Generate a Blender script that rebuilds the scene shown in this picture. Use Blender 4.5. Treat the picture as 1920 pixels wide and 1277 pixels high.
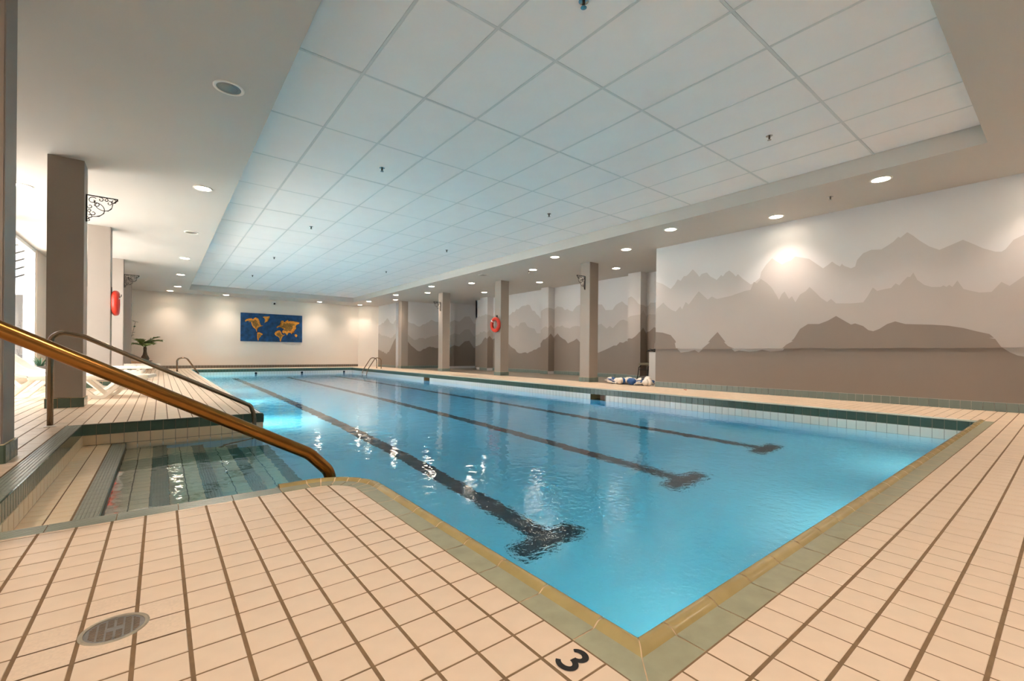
import bpy, bmesh, math, random
import numpy as np
from mathutils import Vector, Matrix
random.seed(7)
rng = np.random.default_rng(7)
SC = bpy.context.scene
COL = SC.collection
for o in list(bpy.data.objects):
    bpy.data.objects.remove(o)

# ------------------------------------------------------------------ camera
EYE = 0.685
FPX = 833.71
YAW = math.radians(38.294)
ROLL = math.radians(0.4647)
fwd = Vector((math.sin(YAW), math.cos(YAW), 0))
rgt = Vector((math.cos(YAW), -math.sin(YAW), 0))
upv = Vector((0, 0, 1))
R_ = rgt * math.cos(ROLL) + upv * math.sin(ROLL)
U_ = -rgt * math.sin(ROLL) + upv * math.cos(ROLL)
cd = bpy.data.cameras.new('camera')
cam = bpy.data.objects.new('camera', cd)
COL.objects.link(cam)
M = Matrix.Identity(4)
for i in range(3):
    M[i][0] = R_[i]
    M[i][1] = U_[i]
    M[i][2] = -fwd[i]
M[2][3] = EYE
cam.matrix_world = M
cd.sensor_fit = 'HORIZONTAL'
cd.sensor_width = 36
cd.lens = FPX / 1920 * 36
cd.shift_y = (663.48 - 638.5) / 1920
cd.clip_start = 0.02
SC.camera = cam

# ------------------------------------------------------------------ world, exposure
W = bpy.data.worlds.new('world')
SC.world = W
W.use_nodes = True
bg = W.node_tree.nodes['Background']
bg.inputs[0].default_value = (1.0, 0.955, 0.98, 1)
bg.inputs[1].default_value = 4.8
SC.view_settings.view_transform = 'Standard'
SC.view_settings.look = 'None'
SC.view_settings.gamma = 1
SC.view_settings.use_curve_mapping = False
SC.view_settings.exposure = 1.12
# sun high over the building: it lights the terrace, not the room
sd = bpy.data.lights.new('sun', 'SUN')
sd.energy = 18.0
sd.angle = 0.02
sd.color = (1.0, 0.94, 0.92)
sun = bpy.data.objects.new('sun', sd)
sun.rotation_euler = (math.radians(8), math.radians(32), 0)
COL.objects.link(sun)
LAMP_W = 58.0
POOL_W = 27.0
SC.cycles.max_bounces = 8
SC.cycles.diffuse_bounces = 4
SC.cycles.transmission_bounces = 6
SC.cycles.use_adaptive_sampling = True
SC.cycles.adaptive_threshold = 0.06
SC.cycles.transparent_max_bounces = 8
SC.cycles.sample_clamp_indirect = 60
SC.cycles.blur_glossy = 0.5


# ------------------------------------------------------------------ helpers
def lin(c):
    out = []
    for v in c:
        v = v / 255
        out.append(v / 12.92 if v <= 0.04045 else ((v + 0.055) / 1.055) ** 2.4)
    return (*out, 1)


MATS = {}


def mat(name, rgb, rough=0.5, metal=0.0, var=0.0, noise=0.0, nscale=6.0, bump=0.0, bscale=40.0, spec=0.5, emit=None, estr=0.0, coat=0.0):
    if name in MATS:
        return MATS[name]
    m = bpy.data.materials.new(name)
    m.use_nodes = True
    nt = m.node_tree
    b = nt.nodes['Principled BSDF']
    base = lin(rgb)
    b.inputs['Base Color'].default_value = base
    b.inputs['Roughness'].default_value = rough
    b.inputs['Metallic'].default_value = metal
    b.inputs['Specular IOR Level'].default_value = spec
    b.inputs['Coat Weight'].default_value = coat
    col = None
    if var > 0 or noise > 0:
        hsv = nt.nodes.new('ShaderNodeHueSaturation')
        hsv.inputs['Color'].default_value = base
        val = None
        if var > 0:
            g = nt.nodes.new('ShaderNodeNewGeometry')
            mr = nt.nodes.new('ShaderNodeMapRange')
            mr.inputs['To Min'].default_value = 1 - var
            mr.inputs['To Max'].default_value = 1 + var
            nt.links.new(g.outputs['Random Per Island'], mr.inputs['Value'])
            val = mr.outputs[0]
        if noise > 0:
            tc = nt.nodes.new('ShaderNodeTexCoord')
            nz = nt.nodes.new('ShaderNodeTexNoise')
            nz.inputs['Scale'].default_value = nscale
            nz.inputs['Detail'].default_value = 5
            mp = nt.nodes.new('ShaderNodeMapRange')
            mp.inputs['From Min'].default_value = 0.3
            mp.inputs['From Max'].default_value = 0.7
            mp.inputs['To Min'].default_value = 1 - noise
            mp.inputs['To Max'].default_value = 1 + noise
            nt.links.new(tc.outputs['Object'], nz.inputs['Vector'])
            nt.links.new(nz.outputs['Fac'], mp.inputs['Value'])
            if val is None:
                val = mp.outputs[0]
            else:
                mu = nt.nodes.new('ShaderNodeMath')
                mu.operation = 'MULTIPLY'
                nt.links.new(val, mu.inputs[0])
                nt.links.new(mp.outputs[0], mu.inputs[1])
                val = mu.outputs[0]
        nt.links.new(val, hsv.inputs['Value'])
        nt.links.new(hsv.outputs[0], b.inputs['Base Color'])
    if bump > 0:
        tc = nt.nodes.new('ShaderNodeTexCoord')
        nz = nt.nodes.new('ShaderNodeTexNoise')
        nz.inputs['Scale'].default_value = bscale
        nz.inputs['Detail'].default_value = 4
        bp = nt.nodes.new('ShaderNodeBump')
        bp.inputs['Strength'].default_value = bump
        bp.inputs['Distance'].default_value = 0.01
        nt.links.new(tc.outputs['Object'], nz.inputs['Vector'])
        nt.links.new(nz.outputs['Fac'], bp.inputs['Height'])
        nt.links.new(bp.outputs[0], b.inputs['Normal'])
    if emit:
        b.inputs['Emission Color'].default_value = (*emit, 1)
        b.inputs['Emission Strength'].default_value = estr
    MATS[name] = m
    return m


def link(o, parent=None):
    COL.objects.link(o)
    if parent is not None:
        o.parent = parent
    return o


def mesh(name, verts, faces, m=None, parent=None, smooth=False):
    me = bpy.data.meshes.new(name)
    me.from_pydata([tuple(v) for v in verts], [], [tuple(f) for f in faces])
    me.update()
    if m is not None:
        me.materials.append(m)
    if smooth:
        me.polygons.foreach_set('use_smooth', [True] * len(me.polygons))
    return link(bpy.data.objects.new(name, me), parent)


def fixn(o):
    bm = bmesh.new()
    bm.from_mesh(o.data)
    bmesh.ops.recalc_face_normals(bm, faces=bm.faces)
    bm.to_mesh(o.data)
    bm.free()
    return o


def inst(name, me, loc, parent=None, rotz=0.0, scale=None):
    o = bpy.data.objects.new(name, me)
    o.location = loc
    o.rotation_euler = (0, 0, rotz)
    if scale:
        o.scale = scale
    return link(o, parent)


def tag(o, label=None, cat=None, group=None, kind=None):
    if label:
        o['label'] = label
    if cat:
        o['category'] = cat
    if group:
        o['group'] = group
    if kind:
        o['kind'] = kind
    return o


def empty(name, loc, label=None, cat=None, group=None, kind=None, rotz=0.0):
    o = bpy.data.objects.new(name, None)
    o.empty_display_size = 0.1
    o.location = loc
    o.rotation_euler = (0, 0, rotz)
    COL.objects.link(o)
    return tag(o, label, cat, group, kind)


class MB:
    """collects shapes into one mesh"""

    def __init__(s):
        s.v = []
        s.f = []

    def add(s, v, f):
        n = len(s.v)
        s.v += [tuple(p) for p in v]
        s.f += [tuple(i + n for i in q) for q in f]
        return s

    def box(s, x0, x1, y0, y1, z0, z1):
        return s.add([(x0, y0, z0), (x1, y0, z0), (x1, y1, z0), (x0, y1, z0), (x0, y0, z1), (x1, y0, z1), (x1, y1, z1), (x0, y1, z1)],
                     [(3, 2, 1, 0), (4, 5, 6, 7), (0, 1, 5, 4), (1, 2, 6, 5), (2, 3, 7, 6), (3, 0, 4, 7)])

    def bbox(s, x0, x1, y0, y1, z0, z1, b=0.004):
        """box with chamfered edges on all sides"""
        bm = bmesh.new()
        bmesh.ops.create_cube(bm, size=1)
        for v in bm.verts:
            v.co = Vector(((x0 + x1) / 2 + v.co.x * (x1 - x0), (y0 + y1) / 2 + v.co.y * (y1 - y0), (z0 + z1) / 2 + v.co.z * (z1 - z0)))
        bmesh.ops.bevel(bm, geom=list(bm.edges), offset=b, segments=2, affect='EDGES')
        bm.verts.index_update()
        s.add([v.co[:] for v in bm.verts], [[v.index for v in f.verts] for f in bm.faces])
        bm.free()
        return s

    def tube(s, pts, r, n=10, caps=True, closed=False):
        pts = [Vector(p) for p in pts]
        N = len(pts)
        rr = r if hasattr(r, '__len__') else [r] * N
        tang = []
        for i in range(N):
            a = pts[(i - 1) % N] if (i > 0 or closed) else pts[0]
            b = pts[(i + 1) % N] if (i < N - 1 or closed) else pts[-1]
            t = (b - a)
            tang.append(t.normalized() if t.length > 1e-9 else Vector((0, 0, 1)))
        t0 = tang[0]
        ref = Vector((0, 0, 1)) if abs(t0.z) < 0.9 else Vector((1, 0, 0))
        nrm = t0.cross(ref).normalized()
        vs = []
        for i in range(N):
            if i:
                ax = tang[i - 1].cross(tang[i])
                if ax.length > 1e-8:
                    ang = tang[i - 1].angle(tang[i])
                    nrm = Matrix.Rotation(ang, 3, ax.normalized()) @ nrm
                nrm = (nrm - tang[i] * nrm.dot(tang[i])).normalized()
            bi = tang[i].cross(nrm)
            for k in range(n):
                a = 2 * math.pi * k / n
                vs.append(pts[i] + (nrm * math.cos(a) + bi * math.sin(a)) * rr[i])
        fs = []
        for i in range(N if closed else N - 1):
            j = (i + 1) % N
            for k in range(n):
                fs.append((i * n + k, i * n + (k + 1) % n, j * n + (k + 1) % n, j * n + k))
        if caps and not closed:
            fs.append(tuple(reversed(range(n))))
            fs.append(tuple((N - 1) * n + k for k in range(n)))
        return s.add(vs, fs)

    def lathe(s, prof, n=24, c=(0, 0, 0)):
        """prof = [(r, z)...] about the z axis"""
        vs = []
        for r, z in prof:
            for k in range(n):
                a = 2 * math.pi * k / n
                vs.append((c[0] + r * math.cos(a), c[1] + r * math.sin(a), c[2] + z))
        fs = []
        for i in range(len(prof) - 1):
            for k in range(n):
                fs.append((i * n + k, i * n + (k + 1) % n, (i + 1) * n + (k + 1) % n, (i + 1) * n + k))
        fs.append(tuple(reversed(range(n))))
        fs.append(tuple((len(prof) - 1) * n + k for k in range(n)))
        return s.add(vs, fs)

    def build(s, name, m, parent=None, smooth=False, fix=False):
        o = mesh(name, s.v, s.f, m, parent, smooth)
        if fix:
            fixn(o)
        return o


def autosmooth(o, ang=40):
    me = o.data
    me.polygons.foreach_set('use_smooth', [True] * len(me.polygons))
    try:
        me.set_sharp_from_angle(angle=math.radians(ang))
    except Exception:
        pass
    return o


def fillet(pts, r, n=8):
    """polyline with rounded corners"""
    pts = [Vector(p) for p in pts]
    out = [pts[0]]
    for i in range(1, len(pts) - 1):
        a, b, c = pts[i - 1], pts[i], pts[i + 1]
        ri = r[i - 1] if hasattr(r, '__len__') else r
        u = (a - b).normalized()
        v = (c - b).normalized()
        ang = u.angle(v)
        d = min(ri / math.tan(ang / 2), (a - b).length * 0.49, (c - b).length * 0.49)
        rad = d * math.tan(ang / 2)
        cen = b + (u + v).normalized() * (rad / math.sin(ang / 2))
        p0 = b + u * d
        p1 = b + v * d
        w0 = (p0 - cen)
        w1 = (p1 - cen)
        tot = w0.angle(w1)
        ax = w0.cross(w1).normalized()
        for k in range(n + 1):
            out.append(cen + Matrix.Rotation(tot * k / n, 3, ax) @ w0)
    out.append(pts[-1])
    return out


def proj_size(x, y, z, s):
    d = Vector((x, y, z - EYE))
    w = d.dot(fwd)
    if w < 0.15:
        return -1
    u = 960 + FPX * d.dot(R_) / w
    v = 663.48 - FPX * d.dot(U_) / w
    if u < -30 or u > 1950 or v < -30 or v > 1307:
        return -1
    return (FPX * s / w) ** 2 * max(0.02, abs(d.z) / d.length)


# ------------------------------------------------------------------ dimensions
ZS = 2.982          # soffit
ZC = 3.19           # suspended ceiling
XL, XR, YN, YF = 0.908, 6.965, 0.6385, 20.80     # pool edges
XLO, YNO = 0.782, 0.528                          # deck side of the coping
WL = -0.235         # water level
AX0, AY0, AY1 = -0.567, 2.50, 5.66               # step alcove
XWALL = 8.389       # mural wall
YWALL = 5.617       # where it ends
XWIN = -2.245       # window wall
YFAR = 22.0
YB = -2.6           # wall behind the camera
XE = 9.8

# ------------------------------------------------------------------ materials
m_tile = mat('deck_tile', (222, 198, 171), 0.34, var=0.045, noise=0.035, nscale=14, bump=0.02, bscale=60)
m_grout = mat('grout', (128, 102, 72), 0.9, noise=0.12, nscale=30)
m_cope = mat('coping_glaze', (154, 152, 124), 0.34, var=0.05, noise=0.09, nscale=18, bump=0.03, bscale=50)
m_lip = mat('coping_lip_glaze', (164, 144, 94), 0.18, var=0.04, noise=0.10, nscale=12)
m_copegrout = mat('coping_grout', (226, 196, 156), 0.9, noise=0.1, nscale=60)
m_green = mat('green_tile', (82, 102, 88), 0.16, var=0.09, noise=0.05, nscale=30)
m_white = mat('white_tile', (238, 230, 216), 0.2, var=0.03)
m_creamt = mat('cream_tile', (232, 208, 172), 0.28, var=0.05, noise=0.04)
m_rib = mat('ribbed_nosing', (126, 132, 116), 0.3, var=0.05)
m_base = mat('base_tile', (112, 124, 116), 0.3, var=0.07)
m_basin = mat('pool_plaster', (214, 232, 236), 0.7, noise=0.03, nscale=3)
m_lane = mat('lane_tile', (34, 34, 40), 0.5)
m_wall = mat('wall_paint', (226, 214, 200), 0.6, bump=0.02, bscale=90)
m_soffit = mat('soffit_paint', (200, 193, 184), 0.6, noise=0.015, nscale=1.2)
m_panel = mat('ceiling_panel', (248, 242, 238), 0.85, var=0.015, noise=0.012, nscale=3, bump=0.03, bscale=220)
m_bar = mat('ceiling_bar', (220, 218, 214), 0.5)
m_taupe = mat('column_paint', (156, 144, 133), 0.55, noise=0.02, nscale=2, bump=0.02, bscale=80)
m_white_paint = mat('white_frame', (240, 240, 238), 0.4)
m_bronze = mat('bronze_rail', (150, 104, 52), 0.24, metal=1.0, noise=0.08, nscale=9)
m_steel = mat('aged_steel_rail', (150, 132, 112), 0.22, metal=1.0, noise=0.08, nscale=9)
m_black = mat('black_iron', (22, 21, 20), 0.5, metal=0.3)
m_red = mat('red_ring', (214, 52, 32), 0.35, noise=0.04)
m_plastic = mat('lounger_plastic', (238, 230, 214), 0.42)
m_sky = mat('mural_sky', (208, 205, 203), 0.6, noise=0.012, nscale=1.0)
m_l1 = mat('mural_far', (188, 181, 176), 0.6, noise=0.03, nscale=0.8)
m_l2 = mat('mural_mid', (172, 163, 155), 0.6, noise=0.03, nscale=0.8)
m_l3 = mat('mural_near', (132, 119, 107), 0.6, noise=0.03, nscale=0.8)
m_ring_trim = mat('lamp_trim', (238, 232, 222), 0.4)
m_lampon = mat('lamp_lens_lit', (255, 240, 220), 0.4, emit=(1.0, 0.86, 0.68), estr=30)
m_lampoff = mat('lamp_lens_off', (120, 116, 106), 0.25)
m_dark = mat('dark_void', (26, 22, 18), 0.8)
m_brownvoid = mat('skimmer_inside', (196, 160, 112), 0.6)
m_metal = mat('drain_metal', (150, 148, 146), 0.4, metal=0.85, noise=0.08, nscale=60)
m_chrome = mat('chrome', (190, 190, 188), 0.2, metal=1)

# ------------------------------------------------------------------ floor and deck tiles
m_tile_t = 0.010


def clip_poly(poly, a, b, c):
    """keep a*x+b*y<=c"""
    out = []
    for i in range(len(poly)):
        p, q = poly[i], poly[(i + 1) % len(poly)]
        dp = a * p[0] + b * p[1] - c
        dq = a * q[0] + b * q[1] - c
        if dp <= 0:
            out.append(p)
        if (dp < 0) != (dq < 0) and dp != dq:
            t = dp / (dp - dq)
            out.append((p[0] + (q[0] - p[0]) * t, p[1] + (q[1] - p[1]) * t))
    return out


ARC_C = (0.60, 2.215)
ARC_R = 0.182


def arc_clip(poly):
    for k in range(9):
        a = math.pi / 2 * k / 8
        poly = clip_poly(poly, math.cos(a), math.sin(a), math.cos(a) * ARC_C[0] + math.sin(a) * ARC_C[1] + ARC_R)
        if len(poly) < 3:
            return []
    return poly


def joints(j0, pitch, lo, hi):
    k0 = math.ceil((lo - j0) / pitch - 1e-6)
    out = [lo]
    k = k0
    while j0 + k * pitch < hi - 1e-6:
        v = j0 + k * pitch
        if v - out[-1] > 0.012:
            out.append(v)
        k += 1
    if hi - out[-1] < 0.012 and len(out) > 1:
        out[-1] = hi
    else:
        out.append(hi)
    return out


tiles = []          # (x0, x1, y0, y1)


def field(xs, ys, gx, gy):
    for i in range(len(xs) - 1):
        for j in range(len(ys) - 1):
            tiles.append((xs[i] + gx / 2, xs[i + 1] - gx / 2, ys[j] + gy / 2, ys[j + 1] - gy / 2))


PW, PN = 0.1034, 0.1018      # pitch across / along the rows
jx = lambda lo, hi: joints(XLO, PW, lo, hi)
jy = lambda lo, hi: joints(0.743, PN, lo, hi)
field(jx(XWIN, XLO), jy(YB, 2.395), 0.0088, 0.0056)
field(jx(XWIN, -0.672), jy(2.395, AY1), 0.0088, 0.0056)
field(jx(XWIN, 0.872), jy(AY1, 20.76), 0.0088, 0.0056)
field(joints(0.994, PN, XLO, XWALL), joints(YNO, 0.1035, YB, YNO), 0.0056, 0.0088)
field(joints(XWALL, PW, XR + 0.028, XWALL), joints(0.916, PN, YNO, 20.76), 0.0088, 0.0056)
field(joints(XWALL, PW, XWIN, XWALL), joints(20.76, PN, 20.84, YFAR), 0.0056, 0.0088)

floor = MB()
floor.box(XWIN - 0.2, XLO, YB - 0.2, 2.395, -0.06, -0.0014)
floor.box(XWIN - 0.2, -0.672, 2.395, AY1, -0.06, -0.0014)
floor.box(XWIN - 0.2, 0.872, AY1, 20.8, -0.06, -0.0014)
floor.box(XLO, XWALL + 0.1, YB - 0.2, YNO, -0.06, -0.0014)
floor.box(XR + 0.028, XWALL + 0.3, YNO, 20.8, -0.06, -0.0014)
floor.box(XWIN - 0.2, XWALL + 0.3, 20.84, YFAR + 0.2, -0.06, -0.0014)
floor_o = floor.build('floor', m_grout)
tag(floor_o, 'cream square tile pool deck with brown grout joints', kind='structure')
# cut the grout slab at the rounded deck corner: the coping piece covers it
drain_c = (-0.085, 1.465)
DR = 0.067


def tile_geo(t):
    x0, x1, y0, y1 = t
    poly = [(x0, y0), (x1, y0), (x1, y1), (x0, y1)]
    if x1 > ARC_C[0] and y1 > ARC_C[1] and x0 < 0.8 and y0 < 2.4:
        poly = arc_clip(poly)
    return poly


def tile_solid(poly, z=0.0, t=0.010, b=0.0011):
    cx = sum(p[0] for p in poly) / len(poly)
    cy = sum(p[1] for p in poly) / len(poly)
    n = len(poly)
    ins = []
    for p in poly:
        dx, dy = p[0] - cx, p[1] - cy
        ins.append((p[0] - math.copysign(b, dx), p[1] - math.copysign(b, dy)))
    v = [(p[0], p[1], z - t) for p in poly] + [(p[0], p[1], z - b) for p in poly] + [(p[0], p[1], z) for p in ins]
    f = []
    for k in range(2):
        for i in range(n):
            j = (i + 1) % n
            f.append((k * n + i, k * n + j, (k + 1) * n + j, (k + 1) * n + i))
    f.append(tuple(2 * n + i for i in range(n)))
    return v, f


cand = []
for t in tiles:
    cx, cy = (t[0] + t[1]) / 2, (t[2] + t[3]) / 2
    cand.append((proj_size(cx, cy, 0, math.sqrt((t[1] - t[0]) * (t[3] - t[2]))), t))
cand.sort(key=lambda a: -a[0])
share = {}
rest = MB()
nsingle = 0
for a, t in cand:
    poly = tile_geo(t)
    if len(poly) < 3 or t[1] - t[0] < 0.01 or t[3] - t[2] < 0.01:
        continue
    cx, cy = (t[0] + t[1]) / 2, (t[2] + t[3]) / 2
    near_drain = math.hypot(cx - drain_c[0], cy - drain_c[1]) < DR + 0.085
    jit = -0.0004 + 0.0008 * random.random()
    if a > 0 and nsingle < 300:
        if near_drain:
            # notch the tile round the drain: fan of points outside the circle
            ring = []
            N = 24
            bx0, bx1, by0, by1 = t
            pts = []
            per = [(bx0 + (bx1 - bx0) * k / N, by0) for k in range(N)] + [(bx1, by0 + (by1 - by0) * k / N) for k in range(N)] + \
                  [(bx1 - (bx1 - bx0) * k / N, by1) for k in range(N)] + [(bx0, by1 - (by1 - by0) * k / N) for k in range(N)]
            grid = []
            G = 20
            vs, fs = [], []
            for i in range(G):
                for j in range(G):
                    q = [(bx0 + (bx1 - bx0) * (i + di) / G, by0 + (by1 - by0) * (j + dj) / G) for di, dj in ((0, 0), (1, 0), (1, 1), (0, 1))]
                    q2 = []
                    inside = 0
                    for p in q:
                        dx, dy = p[0] - drain_c[0], p[1] - drain_c[1]
                        r = math.hypot(dx, dy)
                        if r < DR:
                            inside += 1
                            k = DR / max(r, 1e-6)
                            p = (drain_c[0] + dx * k, drain_c[1] + dy * k)
                        q2.append(p)
                    if inside == 4:
                        continue
                    n = len(vs)
                    vs += [(p[0] - cx, p[1] - cy, 0) for p in q2]
                    fs.append((n, n + 1, n + 2, n + 3))
            if not fs:
                continue
            me = bpy.data.meshes.new('tile')
            me.from_pydata(vs, [], fs)
            me.materials.append(m_tile)
            inst('tile', me, (cx, cy, jit), floor_o)
        else:
            key = None
            if len(poly) == 4 and abs(poly[0][0] - t[0]) < 1e-9 and abs(poly[2][0] - t[1]) < 1e-9 and abs(poly[2][1] - t[3]) < 1e-9:
                key = (round(t[1] - t[0], 4), round(t[3] - t[2], 4))
            if key is None or key not in share:
                v, f = tile_solid([(p[0] - cx, p[1] - cy) for p in poly])
                me = bpy.data.meshes.new('tile')
                me.from_pydata(v, [], f)
                me.materials.append(m_tile)
                if key:
                    share[key] = me
            else:
                me = share[key]
            inst('tile', me, (cx, cy, jit), floor_o)
        nsingle += 1
    else:
        v, f = tile_solid(poly, jit)
        rest.add(v, f)
ro = rest.build('tile_field', m_tile, floor_o)
ro['kind'] = 'stuff'

# alcove floor: darker small tiles
af = MB().box(XWALL, 12.2, YWALL, 18.6, -0.06, -0.0005).build('alcove_tile_floor', mat('alcove_floor', (132, 122, 108), 0.3, noise=0.06, nscale=8), floor_o)
# rounded deck edge strips along the pool
for nm, x0, x1, y0, y1, sx in (('right', XR + 0.0, XR + 0.026, YN, 20.8, 1), ('left', 0.874, XL - 0.0, AY1, 20.8, -1)):
    e = MB()
    n = 5
    pr = []
    for k in range(n + 1):
        a = math.pi / 2 * k / n
        pr.append((0.018 - 0.018 * math.sin(a), -0.018 + 0.018 * math.cos(a)))
    pr = [(0.026, 0.0)] + pr
    vs, fs = [], []
    for y in (y0, y1):
        for d, z in pr:
            vs.append(((x0 + d) if sx > 0 else (x1 - d), y, z - 0.001))
    m_ = len(pr)
    for i in range(m_ - 1):
        fs.append((i, i + 1, m_ + i + 1, m_ + i))
    fixn(e.add(vs, fs).build('edge_strip', mat('edge_tile', (186, 190, 176), 0.25), floor_o, smooth=True))
e = MB().box(XL - 0.03, XR + 0.03, 20.8, 20.84, -0.05, 0.0).build('edge_strip', MATS['edge_tile'], floor_o)
e = MB().box(AX0 - 0.0, XL, AY1, AY1 + 0.02, -0.05, 0.0).build('edge_strip', MATS['edge_tile'], floor_o)

# ------------------------------------------------------------------ walls
m_ext = mat('exterior_white', (240, 240, 238), 0.8)


def struct(o, label):
    o['kind'] = 'structure'
    o['label'] = label
    return o


wf = MB().box(XWIN - 0.2, 7.66, YFAR, YFAR + 0.15, 0, 3.3).build('wall_far', m_wall)
struct(wf, 'pale beige far end wall carrying the blue painting')
# splayed corner
dg = MB().add([(7.66, YFAR, 0), (8.45, 21.40, 0), (8.45, 21.40, 3.3), (7.66, YFAR, 3.3), (7.66, YFAR + .15, 0), (8.6, YFAR + .15, 0), (8.6, YFAR + .15, 3.3), (7.66, YFAR + .15, 3.3)],
              [(0, 1, 2, 3), (4, 7, 6, 5), (1, 5, 6, 2), (0, 3, 7, 4), (3, 2, 6, 7), (0, 4, 5, 1)]).build('wall_far_splay', m_wall)
struct(dg, 'plain pale splayed corner wall beside the far ladder')
wn = MB().box(XWIN - 0.2, XWALL + 0.2, YB - 0.15, YB, 0, 3.3).build('wall_near', m_taupe)
struct(wn, 'pale end wall behind the camera')
wr = MB().box(XWALL, XWALL + 0.28, YB, YWALL, 0, 3.3).build('wall_right', m_sky)
struct(wr, 'long right wall painted with a taupe mountain mural')
wb = MB()
wb.box(10.67, 10.85, YWALL - 0.6, 16.07, 0, 3.3)
for y0, y1 in ((7.44, 7.86), (11.16, 11.54), (14.78, 15.31)):
    wb.box(10.38, 10.68, y0, y1, 0, 3.3)
wback = wb.build('wall_alcove', m_sky)
struct(wback, 'recessed mural wall with shallow piers behind the right columns')
we = MB()
we.box(8.45, 8.75, 19.30, 21.40, 0, 3.3)
we.box(8.64, 10.30, 18.45, 18.6, 0, 3.3)
we.box(10.28, 10.53, 17.55, 18.6, 0, 3.3)
we.box(10.52, 12.2, 17.62, 17.75, 0, 3.3)
we.box(8.6, 8.75, 18.5, 19.4, 0, 3.3)
we.box(12.1, 12.25, 15.9, 17.7, 0, 3.3)
we.box(10.67, 12.2, 15.95, 16.07, 0, 3.3)
wend = we.build('wall_alcove_end', m_sky)
struct(wend, 'mural end wall of the recess beyond the farthest column')
ws = MB().box(XWALL + 0.27, 10.7, YWALL - 0.12, YWALL - 0.001, 0, 3.3).build('wall_return', m_wall)
struct(ws, 'hidden return wall at the near end of the recess')

# --- mural silhouettes, painted on the walls (coordinates on the wall: along, height)
BW_A = [(24,555),(60,565),(100,590),(120,568),(135,542),(150,550),(165,527),(178,525),(190,515),(210,492),(230,512),(243,530),(255,515),(280,508),(298,528),(330,545),(352,520),(360,528),(375,508),(392,498),(410,512),(425,528),(435,516),(460,540),(500,568),(520,556),(545,535),(552,505),(575,470),(606,437),(625,450),(655,468),(675,455),(700,448),(720,428),(745,432),(790,440),(820,460),(860,487),(885,470),(905,454),(925,468),(945,478),(953,465),(965,475),(1000,487),(1020,478),(1030,445),(1060,412),(1100,395),(1150,393),(1180,375),(1210,355),(1235,330),(1245,335),(1280,307),(1310,325),(1340,348),(1390,378),(1440,395),(1500,370),(1557,345),(1600,362),(1660,388),(1720,404),(1750,404),(1770,392),(1810,345),(1862,320)]
BW_B = [(24,690),(40,680),(63,658),(85,680),(105,695),(125,703),(148,677),(157,692),(175,655),(190,668),(205,648),(222,625),(240,602),(262,622),(285,643),(305,628),(330,640),(400,625),(470,600),(498,595),(515,555),(530,562),(550,540),(580,560),(605,585),(630,625),(640,645),(655,615),(668,603),(690,640),(705,626),(722,657),(745,618),(775,600),(793,580),(820,605),(850,635),(880,655),(900,640),(925,662),(1000,662),(1060,657),(1080,630),(1108,583),(1130,600),(1170,590),(1200,585),(1222,562),(1240,572),(1280,530),(1295,530),(1310,508),(1330,545),(1365,570),(1400,580),(1448,580),(1460,572),(1475,580),(1490,570),(1505,580),(1530,548),(1560,590),(1600,600),(1640,608),(1700,605),(1750,555),(1790,575),(1862,525)]
BW_C = [(24,805),(60,808),(100,820),(125,850),(130,885),(150,907),(190,903),(220,895),(240,907),(260,890),(300,840),(334,805),(370,850),(390,875),(420,903),(440,897),(490,903),(530,900),(557,893),(600,903),(660,897),(680,868),(715,838),(745,790),(785,765),(840,765),(885,748),(925,725),(960,745),(1000,768),(1020,762),(1060,775),(1085,795),(1110,801),(1140,790),(1180,765),(1220,752),(1270,765),(1340,767),(1400,768),(1480,773),(1560,785),(1620,800),(1690,815),(1720,840),(1750,880),(1790,905),(1830,922),(1862,927)]


def survey(pts, xw):
    """survey marks of the painted outline -> (y, z) on the plane x = xw"""
    out = []
    for a, b in pts:
        px, py = 1220 + a / 2.66, 320 + b / 2.66
        d = fwd + R_ * ((px - 960) / FPX) + U_ * ((663.48 - py) / FPX)
        t = xw / d.x
        out.append((d.y * t, EYE + d.z * t))
    return out


def silhouette(name, pts, place, zlo, zhi, m, parent, off):
    """flat painted shape below an outline; place(s, z, off) -> point"""
    pts = sorted(pts)
    v, f = [], []
    for s, z in pts:
        zz = min(max(z, zlo), zhi)
        v.append(place(s, zlo, off))
        v.append(place(s, zz, off))
    for i in range(len(pts) - 1):
        f.append((2 * i, 2 * i + 2, 2 * i + 3, 2 * i + 1))
    return mesh(name, v, f, m, parent)


wallR = lambda s, z, o: (XWALL - o, s, z)
band_x = XWALL - 0.032
trimr = MB().box(band_x, XWALL, YB, YWALL + 0.004, 0.815, 0.94).build('trim_1', m_sky)
struct(trimr, 'narrow painted rail projecting along the mural wall')
for nm, P, m_, o_ in (('mural_far_ridge', BW_A, m_l1, 0.0015), ('mural_middle_ridge', BW_B, m_l2, 0.003), ('mural_near_ridge', BW_C, m_l3, 0.0045)):
    S = survey(P, XWALL)
    S = [(YWALL, S[0][1])] + [p for p in S if p[0] < YWALL - 0.005] + [(-0.4, S[-1][1]), (-1.2, S[-1][1] - 0.25), (YB, S[-1][1])]
    silhouette(nm, S, wallR, 0.10, 2.97, m_, wr, o_)
    silhouette(nm, S, lambda s, z, o: (band_x - o, s, z), 0.815, 0.94, m_, trimr, o_ * 0.5)


def ridges(y0, y1, z0, amp, step, seed):
    r = random.Random(seed)
    out = []
    s = y0
    ph = r.random() * 6
    while s < y1:
        z = z0 + amp * (0.55 * math.sin(s * 1.9 + ph) + 0.3 * math.sin(s * 4.3 + ph * 2)) + r.uniform(-0.12, 0.35) * amp
        out.append((s, z))
        s += step * r.uniform(0.4, 1.4)
    out.append((y1, z0))
    return out


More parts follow.
